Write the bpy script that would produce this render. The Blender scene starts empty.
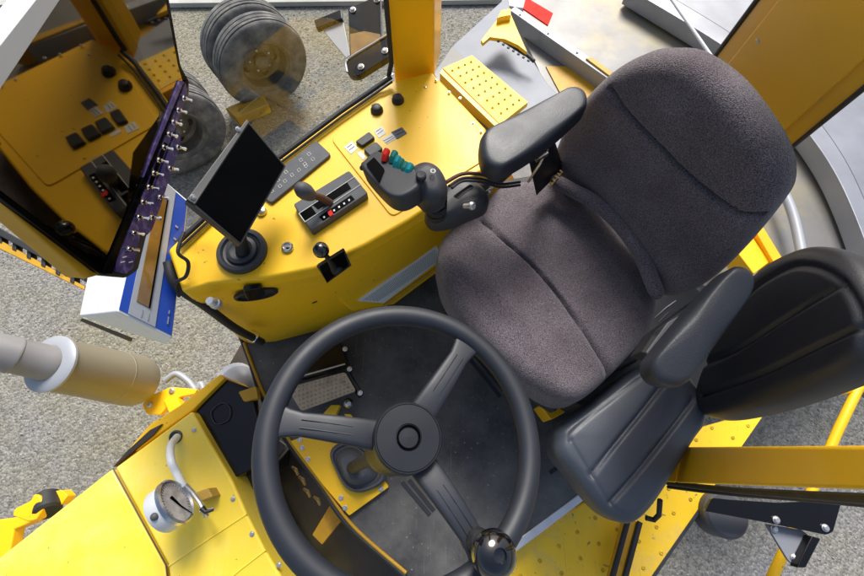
import bpy, bmesh, math, random
from mathutils import Vector, Matrix
random.seed(7)
R = math.radians
scene = bpy.context.scene
COL = scene.collection

# ------------------------------------------------------------------ camera survey
CH = 1.5                      # camera height above the cab floor (m)
TH = R(22)                    # tilt away from straight down
FPX = 430.0                   # focal length for a picture 864 wide
O = Vector((0, 0, CH))
def ray(px, py):
    x, y = px - 432.0, -(py - 288.0)
    return Vector((x, y*math.cos(TH) + FPX*math.sin(TH), y*math.sin(TH) - FPX*math.cos(TH)))
def P(px, py, z):
    """point of the place at height z that was measured at px,py in the photograph"""
    r = ray(px, py)
    return O + r*((z - CH)/r.z)
class Pl:
    """a plane through three measured points"""
    def __init__(s, a, b, c):
        s.o = P(*a); u = P(*b) - s.o; v = P(*c) - s.o
        s.n = u.cross(v).normalized()
        if s.n.dot(O - s.o) < 0: s.n = -s.n
        s.u = u.normalized(); s.v = s.n.cross(s.u).normalized()
    def at(s, px, py, off=0.0):
        r = ray(px, py); p = s.o + s.n*off
        return O + r*((p - O).dot(s.n)/r.dot(s.n))
class Zp(Pl):
    def __init__(s, z):
        s.o = Vector((0, 0, z)); s.n = Vector((0, 0, 1)); s.u = Vector((1, 0, 0)); s.v = Vector((0, 1, 0))

# ------------------------------------------------------------------ materials
def newmat(name):
    m = bpy.data.materials.new(name); m.use_nodes = True
    nt = m.node_tree; b = nt.nodes['Principled BSDF']
    return m, nt, b
def node(nt, t, **kw):
    n = nt.nodes.new(t)
    for k, v in kw.items():
        if hasattr(n, k): setattr(n, k, v)
        else: n.inputs[k].default_value = v
    return n
def c4(c): return (c[0], c[1], c[2], 1)
def mat(name, col, rough=.5, metal=0, var=.12, vscale=12, bump=0, bscale=200, coat=0, spec=.5, dirt=None, dscale=3, dlo=.55, dhi=.75, sheen=0, detail=5, specks=None, scratch=None):
    m, nt, b = newmat(name); L = nt.links
    tc = node(nt, 'ShaderNodeTexCoord')
    n1 = node(nt, 'ShaderNodeTexNoise'); n1.inputs['Scale'].default_value = vscale; n1.inputs['Detail'].default_value = detail
    L.new(tc.outputs['Object'], n1.inputs['Vector'])
    cr = node(nt, 'ShaderNodeValToRGB')
    cr.color_ramp.elements[0].position = .3; cr.color_ramp.elements[1].position = .7
    cr.color_ramp.elements[0].color = c4([max(0, x*(1 - var)) for x in col])
    cr.color_ramp.elements[1].color = c4([min(1, x*(1 + var)) for x in col])
    L.new(n1.outputs['Fac'], cr.inputs['Fac'])
    out = cr.outputs['Color']
    if dirt:
        n2 = node(nt, 'ShaderNodeTexNoise'); n2.inputs['Scale'].default_value = dscale; n2.inputs['Detail'].default_value = 8
        n2.inputs['Roughness'].default_value = .65
        L.new(tc.outputs['Object'], n2.inputs['Vector'])
        mr = node(nt, 'ShaderNodeMapRange'); mr.inputs['From Min'].default_value = dlo; mr.inputs['From Max'].default_value = dhi
        L.new(n2.outputs['Fac'], mr.inputs['Value'])
        mx = node(nt, 'ShaderNodeMixRGB'); mx.inputs['Color2'].default_value = c4(dirt)
        L.new(mr.outputs['Result'], mx.inputs['Fac']); L.new(out, mx.inputs['Color1']); out = mx.outputs['Color']
    if specks:
        sc_, ss, lo, hi = specks
        n5 = node(nt, 'ShaderNodeTexNoise'); n5.inputs['Scale'].default_value = ss; n5.inputs['Detail'].default_value = 2
        L.new(tc.outputs['Object'], n5.inputs['Vector'])
        m5 = node(nt, 'ShaderNodeMapRange'); m5.inputs['From Min'].default_value = lo; m5.inputs['From Max'].default_value = hi
        L.new(n5.outputs['Fac'], m5.inputs['Value'])
        x5 = node(nt, 'ShaderNodeMixRGB'); x5.inputs['Color2'].default_value = c4(sc_)
        L.new(m5.outputs['Result'], x5.inputs['Fac']); L.new(out, x5.inputs['Color1']); out = x5.outputs['Color']
    if scratch:
        for kk_, rz_ in enumerate((.5, 2.1)):
            mp = node(nt, 'ShaderNodeMapping'); mp.inputs['Rotation'].default_value = (0, 0, rz_); mp.inputs['Scale'].default_value = (220, 5, 60)
            L.new(tc.outputs['Object'], mp.inputs['Vector'])
            n6 = node(nt, 'ShaderNodeTexNoise'); n6.inputs['Scale'].default_value = 1; n6.inputs['Detail'].default_value = 1
            n6.inputs['Distortion'].default_value = .3
            L.new(mp.outputs['Vector'], n6.inputs['Vector'])
            m6 = node(nt, 'ShaderNodeMapRange'); m6.inputs['From Min'].default_value = .73; m6.inputs['From Max'].default_value = .79; m6.inputs['To Max'].default_value = scratch[1]
            L.new(n6.outputs['Fac'], m6.inputs['Value'])
            x6 = node(nt, 'ShaderNodeMixRGB'); x6.inputs['Color2'].default_value = c4(scratch[0])
            L.new(m6.outputs['Result'], x6.inputs['Fac']); L.new(out, x6.inputs['Color1']); out = x6.outputs['Color']
    L.new(out, b.inputs['Base Color'])
    n3 = node(nt, 'ShaderNodeTexNoise'); n3.inputs['Scale'].default_value = vscale*2.3; n3.inputs['Detail'].default_value = 4
    L.new(tc.outputs['Object'], n3.inputs['Vector'])
    mr2 = node(nt, 'ShaderNodeMapRange'); mr2.inputs['To Min'].default_value = max(.02, rough*.8); mr2.inputs['To Max'].default_value = min(1, rough*1.25)
    L.new(n3.outputs['Fac'], mr2.inputs['Value']); L.new(mr2.outputs['Result'], b.inputs['Roughness'])
    b.inputs['Metallic'].default_value = metal
    b.inputs['Coat Weight'].default_value = coat; b.inputs['Coat Roughness'].default_value = .08
    b.inputs['Specular IOR Level'].default_value = spec
    b.inputs['Sheen Weight'].default_value = sheen
    if bump:
        n4 = node(nt, 'ShaderNodeTexNoise'); n4.inputs['Scale'].default_value = bscale; n4.inputs['Detail'].default_value = 3
        L.new(tc.outputs['Object'], n4.inputs['Vector'])
        bp = node(nt, 'ShaderNodeBump'); bp.inputs['Strength'].default_value = bump; bp.inputs['Distance'].default_value = .002
        L.new(n4.outputs['Fac'], bp.inputs['Height']); L.new(bp.outputs['Normal'], b.inputs['Normal'])
    return m
M = {}
YC = (0.95, 0.54, 0.003)
M['yellow'] = mat('yellow_paint', YC, .46, var=.03, vscale=4, bump=.05, bscale=160, coat=.04, dirt=(.80, .46, .02), dscale=6, dlo=.55, dhi=.85, specks=((.30, .17, .02), 70, .72, .76), scratch=((.55, .30, .02), .5))
M['yellow_shade'] = mat('yellow_paint_shade', (0.95, 0.48, 0.003), .4, var=.05, vscale=5, bump=.05, bscale=120, dirt=(.5, .27, .02), dscale=7, dlo=.62, dhi=.9)  # oranger copy of the yellow, its tone in shade put into the colour
M['yellow_hood'] = mat('yellow_hood_sunlit', (0.97, 0.70, 0.05), .45, var=.03, vscale=3, bump=.04, bscale=90, coat=.3, dirt=(.96, .76, .17), dscale=4, dlo=.45, dhi=.7, specks=((.45, .32, .06), 60, .72, .76), scratch=((.6, .42, .08), .5))  # paler copy of the yellow, strong sun on the hood put into the colour
M['yellow_tread'] = mat('yellow_tread_paint', (0.96, 0.60, 0.015), .5, var=.05, vscale=8, bump=.1, dirt=(.62, .46, .16), dscale=9, dlo=.52, dhi=.8, specks=((.30, .22, .08), 50, .68, .75), scratch=((.5, .36, .08), .6))
M['yellow_dim'] = mat('dark_yellow_paint', (0.55, 0.30, 0.012), .5, var=.12, vscale=9, dirt=(.16, .09, .02), dscale=9)  # darker yellow with still darker patches
M['screen_yellow'] = mat('shaded_yellow_panel', (0.26, 0.135, 0.005), .3, var=.1, vscale=8, coat=.5, dirt=(.13, .065, .004), dscale=4, dlo=.5, dhi=.72)
M['screen_brown'] = mat('shaded_brown_panel', (0.075, 0.037, 0.004), .3, var=.4, vscale=8, coat=.1)
M['screen_black'] = mat('screen_black', (0.002, 0.002, 0.0025), .2, var=.3, spec=.03)
M['cloth'] = None
M['yellow_post'] = mat('yellow_post_brightened', (0.99, 0.53, 0.004), .36, var=.04, vscale=4, bump=.05, bscale=90, coat=.2, dirt=(.85, .52, .02), dscale=5)  # same yellow, colour boosted to make up for little light on the posts
M['mirror_black'] = mat('mirror_black_glass', (0.145, 0.122, 0.088), .03, metal=1, var=.03)
M['sheet'] = mat('polished_sheet_metal', (0.20, 0.198, 0.195), .5, metal=.4, var=.18, vscale=2.2, bump=.5, bscale=5, dirt=(.33, .28, .16), dscale=1.6, dlo=.5, dhi=.7)
M['pale_sheet'] = mat('pale_polished_sheet', (0.38, 0.39, 0.42), .3, metal=.6, var=.15, vscale=4, bump=.5, bscale=7)
M['leather'] = mat('black_leather', (0.015, 0.017, 0.024), .42, var=.15, vscale=6, bump=.22, bscale=420, spec=.6)
M['leather_grey'] = mat('grey_black_leather', (0.046, 0.055, 0.073), .42, var=.18, vscale=5, bump=.2, bscale=420, spec=.6)  # lighter grey tone of the leather, for the cushion
M['armrest'] = mat('armrest_vinyl', (0.019, 0.023, 0.032), .45, var=.12, vscale=8, bump=.25, bscale=520, spec=.55)
M['hub'] = mat('steering_hub_plastic', (0.012, 0.014, 0.020), .42, var=.1, vscale=9, bump=.03, bscale=500, spec=.3)
M['rubber'] = mat('black_rubber', (0.016, 0.017, 0.02), .6, var=.2, vscale=10, bump=.1, bscale=300)
M['wheel_rubber'] = mat('steering_wheel_vinyl', (0.015, 0.018, 0.026), .5, var=.12, vscale=9, bump=.05, bscale=700, spec=.55)
M['plastic'] = mat('black_plastic', (0.012, 0.012, 0.014), .5, var=.2, bump=.05, bscale=400)
M['gloss'] = mat('gloss_black', (0.005, 0.005, 0.006), .14, var=.1, spec=.35)
M['knob'] = mat('polished_black', (0.004, 0.004, 0.005), .06, var=.1, coat=1)
M['grey_plastic'] = mat('grey_plastic', (0.075, 0.078, 0.09), .6, var=.08, bump=.08, bscale=500)
M['dark_grey'] = mat('dark_grey_plastic', (0.030, 0.032, 0.038), .5, var=.1, bump=.08, bscale=500)
M['mat'] = mat('rubber_floor_mat', (0.050, 0.048, 0.050), .5, var=.25, vscale=6, bump=.3, bscale=500, dirt=(.22, .21, .19), dscale=3.5, dlo=.40, dhi=.8, specks=((.34, .32, .28), 110, .68, .75), scratch=((.22, .21, .19), .6))
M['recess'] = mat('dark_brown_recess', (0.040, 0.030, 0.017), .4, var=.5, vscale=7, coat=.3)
M['steel'] = mat('bare_steel', (0.55, 0.55, 0.56), .28, metal=1, var=.15, vscale=30)
M['chrome'] = mat('chrome', (0.8, 0.8, 0.82), .06, metal=1, var=.05)
M['zinc'] = mat('zinc_bolt', (0.62, 0.61, 0.6), .3, metal=.8, var=.15, vscale=60)
M['aluminium'] = mat('aluminium_trim', (0.68, 0.69, 0.71), .35, metal=.55, var=.08, vscale=20, bump=.05)
M['grey_metal'] = mat('dull_grey_sheet_metal', (0.15, 0.148, 0.145), .42, metal=.25, var=.14, vscale=2.5, bump=.05, bscale=60, dirt=(.25, .235, .19), dscale=1.7, dlo=.45, dhi=.7)
M['fender'] = mat('blue_grey_sheet_metal', (0.20, 0.215, 0.25), .55, metal=.1, var=.08, vscale=3, bump=.05, bscale=60)
M['light_metal'] = mat('pale_grey_sheet_metal', (0.34, 0.36, 0.40), .4, metal=.1, var=.08, vscale=5, dirt=(.25, .27, .3), dscale=4)
M['white'] = mat('white_paint', (0.62, 0.64, 0.66), .45, var=.04, vscale=8, bump=.04)
M['sticker'] = mat('white_sticker', (0.75, 0.74, 0.68), .5, var=.05)
M['sticker_grey'] = mat('grey_sticker', (0.30, 0.31, 0.36), .5, var=.15)  # plain grey for printed marks
M['case'] = mat('white_case_paint', (0.82, 0.83, 0.84), .45, var=.03, vscale=8, bump=.04, dirt=(.6, .6, .58), dscale=20, dlo=.6, dhi=.8)
M['blue'] = mat('blue_fascia', (0.012, 0.06, 0.40), .35, var=.06, coat=.3)
M['purple'] = mat('purple_board', (0.045, 0.028, 0.17), .4, var=.35, vscale=90, dirt=(.16, .13, .32), dscale=75, dlo=.52, dhi=.62)
M['red'] = mat('red_plastic', (0.65, 0.03, 0.02), .7, spec=.15, var=.05)
M['teal'] = mat('teal_plastic', (0.0, 0.22, 0.24), .3, var=.08)
M['teal_green'] = mat('green_plastic', (0.01, 0.15, 0.12), .3, var=.08)
M['amber'] = mat('amber_window', (0.22, 0.115, 0.02), .12, var=.35, vscale=18, coat=1)
M['brown'] = mat('brown_rubber', (0.10, 0.045, 0.03), .5, var=.2)
M['tyre'] = mat('dusty_tyre', (0.085, 0.084, 0.088), .8, var=.15, vscale=12, bump=.3, bscale=60, dirt=(.25, .24, .22), dscale=8, dlo=.4, dhi=.7)
M['rim'] = mat('dirty_rim', (0.16, 0.145, 0.12), .55, metal=.3, var=.35, vscale=9, dirt=(.28, .26, .2), dscale=9)
M['rim_dark'] = mat('dark_rim_well', (0.02, 0.018, 0.014), .6, var=.4)
M['muffler'] = mat('brown_grey_muffler', (0.26, 0.235, 0.17), .42, metal=.1, var=.1, vscale=4, bump=.04, bscale=60)
M['muffler_dark'] = mat('grey_stack', (0.24, 0.235, 0.24), .4, metal=.1, var=.15, vscale=6)
M['dial'] = mat('gauge_dial', (0.42, 0.40, 0.39), .25, var=.3, vscale=40, coat=.5)
M['hose'] = mat('white_hose', (0.75, 0.77, 0.8), .4, var=.06)
M['brass'] = mat('dull_brass', (0.42, 0.28, 0.10), .4, metal=.4, var=.15)
M['wood'] = mat('tan_block', (0.46, 0.29, 0.06), .6, var=.15)

def mk_cloth():
    m, nt, b = newmat('grey_purple_upholstery'); L = nt.links
    tc = node(nt, 'ShaderNodeTexCoord')
    fine = node(nt, 'ShaderNodeTexNoise'); fine.inputs['Scale'].default_value = 520; fine.inputs['Detail'].default_value = 2
    vor = node(nt, 'ShaderNodeTexVoronoi'); vor.inputs['Scale'].default_value = 420
    big = node(nt, 'ShaderNodeTexNoise'); big.inputs['Scale'].default_value = 9; big.inputs['Detail'].default_value = 6
    for n in (fine, vor, big): L.new(tc.outputs['Object'], n.inputs['Vector'])
    cr = node(nt, 'ShaderNodeValToRGB')
    e = cr.color_ramp.elements; e[0].position = .3; e[1].position = .72
    e[0].color = (0.028, 0.024, 0.027, 1); e[1].color = (0.265, 0.235, 0.255, 1)
    L.new(fine.outputs['Fac'], cr.inputs['Fac'])
    c2 = node(nt, 'ShaderNodeValToRGB'); e = c2.color_ramp.elements; e[0].position = .3; e[1].position = .7
    e[0].color = (0.62, 0.58, 0.60, 1); e[1].color = (1, .97, 1, 1)
    L.new(big.outputs['Fac'], c2.inputs['Fac'])
    mx = node(nt, 'ShaderNodeMixRGB', blend_type='MULTIPLY'); mx.inputs['Fac'].default_value = 1
    L.new(cr.outputs['Color'], mx.inputs['Color1']); L.new(c2.outputs['Color'], mx.inputs['Color2'])
    L.new(mx.outputs['Color'], b.inputs['Base Color'])
    b.inputs['Roughness'].default_value = .95; b.inputs['Sheen Weight'].default_value = .25; b.inputs['Specular IOR Level'].default_value = .15
    ad = node(nt, 'ShaderNodeMath', operation='ADD'); L.new(fine.outputs['Fac'], ad.inputs[0]); L.new(vor.outputs['Distance'], ad.inputs[1])
    bp = node(nt, 'ShaderNodeBump'); bp.inputs['Strength'].default_value = .6; bp.inputs['Distance'].default_value = .002
    L.new(ad.outputs[0], bp.inputs['Height']); L.new(bp.outputs['Normal'], b.inputs['Normal'])
    return m
M['cloth'] = mk_cloth()
def mk_ground():
    m, nt, b = newmat('gravel_ground'); L = nt.links
    tc = node(nt, 'ShaderNodeTexCoord')
    v = node(nt, 'ShaderNodeTexVoronoi'); v.inputs['Scale'].default_value = 55
    v2 = node(nt, 'ShaderNodeTexVoronoi'); v2.inputs['Scale'].default_value = 120
    n = node(nt, 'ShaderNodeTexNoise'); n.inputs['Scale'].default_value = .9; n.inputs['Detail'].default_value = 7; n.inputs['Roughness'].default_value = .6
    f = node(nt, 'ShaderNodeTexNoise'); f.inputs['Scale'].default_value = 45; f.inputs['Detail'].default_value = 8; f.inputs['Roughness'].default_value = .75
    for x in (v, v2, n, f): L.new(tc.outputs['Object'], x.inputs['Vector'])
    c1 = node(nt, 'ShaderNodeValToRGB'); e = c1.color_ramp.elements
    e[0].position = .1; e[0].color = (.13, .126, .118, 1); e[1].position = .9; e[1].color = (.35, .342, .325, 1)
    x = c1.color_ramp.elements.new(.5); x.color = (.22, .215, .205, 1)
    sp = node(nt, 'ShaderNodeSeparateColor'); L.new(v.outputs['Color'], sp.inputs['Color']); L.new(sp.outputs[0], c1.inputs['Fac'])
    sp2 = node(nt, 'ShaderNodeSeparateColor'); L.new(v2.outputs['Color'], sp2.inputs['Color'])
    c2 = node(nt, 'ShaderNodeValToRGB'); e = c2.color_ramp.elements
    e[0].color = (.13, .126, .118, 1); e[1].color = (.37, .362, .345, 1); L.new(sp2.outputs[1], c2.inputs['Fac'])
    mx = node(nt, 'ShaderNodeMixRGB'); L.new(f.outputs['Fac'], mx.inputs['Fac']); L.new(c1.outputs['Color'], mx.inputs['Color1']); L.new(c2.outputs['Color'], mx.inputs['Color2'])
    c3 = node(nt, 'ShaderNodeValToRGB'); e = c3.color_ramp.elements
    e[0].position = .35; e[0].color = (.98, .99, 1.04, 1); e[1].position = .68; e[1].color = (1.0, .96, .76, 1)
    L.new(n.outputs['Fac'], c3.inputs['Fac'])
    m2 = node(nt, 'ShaderNodeMixRGB', blend_type='MULTIPLY'); m2.inputs['Fac'].default_value = 1
    L.new(mx.outputs['Color'], m2.inputs['Color1']); L.new(c3.outputs['Color'], m2.inputs['Color2'])
    L.new(m2.outputs['Color'], b.inputs['Base Color']); b.inputs['Roughness'].default_value = .95
    b.inputs['Specular IOR Level'].default_value = .2
    ad = node(nt, 'ShaderNodeMath', operation='SUBTRACT'); L.new(f.outputs['Fac'], ad.inputs[0]); L.new(v.outputs['Distance'], ad.inputs[1])
    bp = node(nt, 'ShaderNodeBump'); bp.inputs['Strength'].default_value = .7; bp.inputs['Distance'].default_value = .010
    L.new(ad.outputs[0], bp.inputs['Height']); L.new(bp.outputs['Normal'], b.inputs['Normal'])
    return m
M['ground'] = mk_ground()
M['stone'] = mat('gravel_stone', (0.28, 0.272, 0.26), .9, var=.6, vscale=30, bump=.3, bscale=40, detail=10)
M['concrete'] = mat('pale_concrete', (0.46, 0.45, 0.42), .85, var=.12, vscale=3, bump=.4, bscale=60)
def mk_glass(name, tint, k):
    m, nt, b = newmat(name); L = nt.links
    nt.nodes.remove(b)
    out = [n for n in nt.nodes if n.type == 'OUTPUT_MATERIAL'][0]
    t = node(nt, 'ShaderNodeBsdfTransparent'); t.inputs['Color'].default_value = c4(tint)
    g = node(nt, 'ShaderNodeBsdfGlossy'); g.inputs['Roughness'].default_value = .02
    fr = node(nt, 'ShaderNodeFresnel'); fr.inputs['IOR'].default_value = 1.5
    mu = node(nt, 'ShaderNodeMath', operation='MULTIPLY'); mu.inputs[1].default_value = k
    L.new(fr.outputs[0], mu.inputs[0])
    mx = node(nt, 'ShaderNodeMixShader'); L.new(mu.outputs[0], mx.inputs[0]); L.new(t.outputs[0], mx.inputs[1]); L.new(g.outputs[0], mx.inputs[2])
    L.new(mx.outputs[0], out.inputs['Surface'])
    return m
M['glass'] = mk_glass('window_glass', (.96, .97, .96), .09)

# ------------------------------------------------------------------ mesh building
class MB:
    def __init__(s): s.v = []; s.f = []; s.mi = []; s.cur = 0
    def add(s, vs, fs):
        k = len(s.v); s.v += [Vector(v) for v in vs]
        for f in fs: s.f.append([i + k for i in f]); s.mi.append(s.cur)
        return s
    def prism(s, front, back):
        n = len(front)
        fs = [list(range(n)), list(range(2*n - 1, n - 1, -1))]
        for i in range(n):
            j = (i + 1) % n; fs.append([i, i + n, j + n, j])
        return s.add(list(front) + list(back), fs)
    def slab(s, pts, vec):
        return s.prism(pts, [p + vec for p in pts])
    def pp(s, pl, px, t, off=0.0, r=0, n=4):
        """raised plate on a plane: outline measured in the photograph, thickness t, face standing off above the plane"""
        if r: px = rnd(px, r, n)
        f = [pl.at(x, y, off) for x, y in px]
        return s.slab(f, -pl.n*t)
    def box(s, c, ux, uy, uz, sx, sy, sz):
        c = Vector(c); vs = []
        for a in (-1, 1):
            for b in (-1, 1):
                for d in (-1, 1): vs.append(c + ux*(a*sx/2) + uy*(b*sy/2) + uz*(d*sz/2))
        return s.add(vs, [(0, 1, 3, 2), (4, 6, 7, 5), (0, 4, 5, 1), (2, 3, 7, 6), (0, 2, 6, 4), (1, 5, 7, 3)])
    def tube(s, pts, rad, seg=12, cap=True, closed=False):
        pts = [Vector(p) for p in pts]; n = len(pts)
        if not isinstance(rad, (list, tuple)): rad = [rad]*n
        vs = []; up = None
        for i in range(n):
            if closed: d = pts[(i + 1) % n] - pts[i - 1]
            else: d = pts[min(i + 1, n - 1)] - pts[max(i - 1, 0)]
            d.normalize()
            if up is None:
                up = Vector((0, 0, 1)) if abs(d.z) < .9 else Vector((1, 0, 0))
            x = (up - d*up.dot(d)).normalized(); up = x; y = d.cross(x)
            for k in range(seg):
                a = 2*math.pi*k/seg
                vs.append(pts[i] + (x*math.cos(a) + y*math.sin(a))*rad[i])
        fs = []
        for i in range(n if closed else n - 1):
            for k in range(seg):
                a = i*seg + k; b = i*seg + (k + 1) % seg; j = (i + 1) % n
                fs.append((a, b, j*seg + (k + 1) % seg, j*seg + k))
        if cap and not closed:
            fs.append(tuple(range(seg - 1, -1, -1))); fs.append(tuple(range((n - 1)*seg, n*seg)))
        return s.add(vs, fs)
    def lathe(s, o, ax, prof, seg=32, ell=None, cap=True):
        o = Vector(o); ax = Vector(ax).normalized()
        h = Vector((0, 0, 1)) if abs(ax.z) < .9 else Vector((0, 1, 0))
        if ell: x = Vector(ell[0]); x = (x - ax*x.dot(ax)).normalized(); sy = ell[1]
        else: x = (h - ax*h.dot(ax)).normalized(); sy = 1
        y = ax.cross(x); vs = []; fs = []
        for (r, t) in prof:
            for k in range(seg):
                a = 2*math.pi*k/seg
                vs.append(o + ax*t + (x*math.cos(a) + y*math.sin(a)*sy)*max(r, 1e-5))
        n = len(prof)
        for i in range(n - 1):
            for k in range(seg):
                fs.append((i*seg + k, i*seg + (k + 1) % seg, (i + 1)*seg + (k + 1) % seg, (i + 1)*seg + k))
        if cap: fs.append(tuple(range(seg - 1, -1, -1))); fs.append(tuple(range((n - 1)*seg, n*seg)))
        return s.add(vs, fs)
    def ball(s, o, r, ax=(0, 0, 1), sz=1.0, seg=20, ell=None):
        pr = [(r*math.sin(math.pi*i/12), -r*sz*math.cos(math.pi*i/12)) for i in range(13)]
        return s.lathe(o, ax, pr, seg, ell)
def rnd(px, r, n=4):
    out = []; m = len(px)
    for i in range(m):
        p = Vector(px[i]).to_2d(); a = Vector(px[i - 1]).to_2d(); b = Vector(px[(i + 1) % m]).to_2d()
        ra = min(r, (a - p).length*.45); rb = min(r, (b - p).length*.45)
        p0 = p + (a - p).normalized()*ra; p1 = p + (b - p).normalized()*rb
        for k in range(n + 1):
            t = k/n; q = p0*(1 - t)**2 + p*2*t*(1 - t) + p1*t*t
            out.append((q.x, q.y))
    return out
def spline(px, n=8, closed=False):
    px = [Vector(p) for p in px]; m = len(px); out = []
    for i in range(m if closed else m - 1):
        if closed: a, b, c, d = px[i - 1], px[i], px[(i + 1) % m], px[(i + 2) % m]
        else: a, b, c, d = px[max(i - 1, 0)], px[i], px[i + 1], px[min(i + 2, m - 1)]
        for k in range(n):
            t = k/n
            out.append(.5*((2*b) + (c - a)*t + (2*a - 5*b + 4*c - d)*t*t + (3*b - a - 3*c + d)*t**3))
    if not closed: out.append(px[-1].copy())
    return out

def props(o, label=None, cat=None, group=None, kind=None):
    if label: o['label'] = label
    if cat: o['category'] = cat
    if group: o['group'] = group
    if kind: o['kind'] = kind
    return o
def thing(name, loc, label, cat, group=None):
    o = bpy.data.objects.new(name, None); COL.objects.link(o); o.location = loc
    o.empty_display_size = .05
    return props(o, label, cat, group)
def wloc(o):
    l = Vector(o.location); p = o.parent
    while p: l = l + Vector(p.location); p = p.parent
    return l
def obj(name, mb, m, parent=None, bevel=0, smooth=True, ang=35, seg=2, sub=0):
    base = wloc(parent) if parent else Vector((0, 0, 0))
    me = bpy.data.meshes.new(name)
    me.from_pydata([v - base for v in mb.v], [], mb.f)
    ms = m if isinstance(m, (list, tuple)) else [m]
    for x in ms: me.materials.append(M[x] if isinstance(x, str) else x)
    me.polygons.foreach_set('material_index', mb.mi)
    bm = bmesh.new(); bm.from_mesh(me); bmesh.ops.recalc_face_normals(bm, faces=bm.faces); bm.to_mesh(me); bm.free()
    if smooth:
        me.polygons.foreach_set('use_smooth', [True]*len(me.polygons)); me.set_sharp_from_angle(angle=R(ang))
    me.update()
    o = bpy.data.objects.new(name, me); COL.objects.link(o)
    if parent: o.parent = parent
    if bevel:
        b = o.modifiers.new('Bevel', 'BEVEL'); b.width = bevel; b.segments = seg; b.limit_method = 'ANGLE'; b.angle_limit = R(35)
        b.harden_normals = True
    if sub:
        b = o.modifiers.new('Sub', 'SUBSURF'); b.levels = sub; b.render_levels = sub
    return o
def cp(o, parent=None, loc=None):
    c = o.copy(); COL.objects.link(c)
    if parent: c.parent = parent
    if loc is not None: c.location = loc
    for ch in o.children: cp(ch, c)
    return c
def struct(name, mb, m, **k):
    return props(obj(name, mb, m, None, **k), kind='structure')
BOLT = {}
def bolts(parent, pts, n, r=.006, m='zinc', name='bolt'):
    """bolt heads as children that share one mesh; pts in world space"""
    key = (round(r, 4), m, tuple(round(x, 3) for x in n))
    for p in pts:
        if key not in BOLT:
            mb = MB().lathe((0, 0, 0), n, [(r*1.3, 0), (r*1.3, r*.25), (r*.95, r*.3), (r*.95, r*.8), (r*.7, r)], 12)
            me = obj(name, mb, m).data; bpy.data.objects.remove(bpy.data.objects[-1] if False else [o for o in COL.objects if o.data == me][0])
            BOLT[key] = me
        o = bpy.data.objects.new(name, BOLT[key]); COL.objects.link(o); o.parent = parent; o.location = Vector(p) - wloc(parent)

def cushion(px, pl, thick, er, crown, seams=(), off=0.0, N=10, rings=60, bulge=None, taper=0.0, smoothN=True):
    pts = spline([(x, y) for x, y in px], N, True)
    W = [pl.at(p.x, p.y, off) for p in pts]
    c = sum(W, Vector())/len(W)
    def uv(p): d = p - pl.o; return Vector((d.dot(pl.u), d.dot(pl.v)))
    SE = []
    for sp, w, dp in seams:
        sw = [uv(pl.at(q.x, q.y, off)) for q in spline([(x, y) for x, y in sp], 8)]
        SE.append((sw, w, dp))
    def sdist(p, line):
        best = 9
        for a, b in zip(line, line[1:]):
            ab = b - a; t = max(0, min(1, (p - a).dot(ab)/max(ab.length_squared, 1e-9)))
            best = min(best, (p - a - ab*t).length)
        return best
    mb = MB(); vs = []; n = len(W)
    for h in (-thick, -(thick*.6 + er*.4), -er): 
        k = 1 - taper*(h == -thick)
        for p in W: vs.append(c + (p - c)*k + pl.n*h)
    ss = [1 - (i/rings)**1.25 for i in range(1, rings)]
    for s in ss:
        for p in W:
            q = c + (p - c)*s; d = (1 - s)*(p - c).length
            h = -er + er*math.sqrt(max(0, 1 - (1 - min(1, d/er))**2))
            h += crown*(1 - s**2.2)
            u = uv(q)
            for line, w, dp in SE:
                h -= dp*math.exp(-(sdist(u, line)/w)**2)
            if bulge: h += bulge(u)
            vs.append(q + pl.n*h)
    rows = 3 + len(ss); fs = []
    for i in range(rows - 1):
        for k in range(n):
            fs.append((i*n + k, i*n + (k + 1) % n, (i + 1)*n + (k + 1) % n, (i + 1)*n + k))
    fs.append(tuple(range(n - 1, -1, -1))); fs.append(tuple(range((rows - 1)*n, rows*n)))
    return mb.add(vs, fs)
Z = Vector((0, 0, 1))

# ================================================================== GROUND
GZ = -1.7
g = MB(); S = 400
g.add([(-S, -S, GZ), (S, -S, GZ), (S, S, GZ), (-S, S, GZ)], [(0, 1, 2, 3)])
struct('ground', g, 'ground', smooth=False)
g = MB(); a, b = P(120, 9, GZ), P(410, 6, GZ); d = (b - a)
g.slab([a - d*3, b + d*3, b + d*3 + Vector((-1, 14, 0)), a - d*3 + Vector((-1, 14, 0))], Vector((0, 0, -.05)))
for v in g.v: v.z += .06
struct('concrete_apron', g, 'concrete', smooth=False)
# loose stones lying on the gravel
st = MB(); rr = random.Random(3)
for i in range(22000):
    x = rr.uniform(-4.8, 4.4); y = rr.uniform(-1.6, 4.6)
    s = rr.uniform(.005, .013)*(1.5 if rr.random() < .05 else 1)
    a = rr.uniform(0, 6.28); ca, sa = math.cos(a), math.sin(a)
    vs = []
    for (vx, vy, vz) in ((-1, 0, 0), (0, -1, .1), (1, 0, 0), (0, 1, .1), (-.4, -.2, .7), (.5, .3, .8)):
        vx = vx*rr.uniform(.7, 1.2); vy *= rr.uniform(.6, 1)
        vs.append((x + (vx*ca - vy*sa)*s, y + (vx*sa + vy*ca)*s, GZ - .002 + vz*s))
    st.add(vs, [(0, 1, 4), (1, 2, 5), (1, 5, 4), (2, 3, 5), (3, 0, 4), (3, 4, 5)])
props(obj('gravel', st, 'stone', smooth=False), 'loose grey stones scattered over the gravel yard', 'gravel', kind='stuff')

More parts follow.
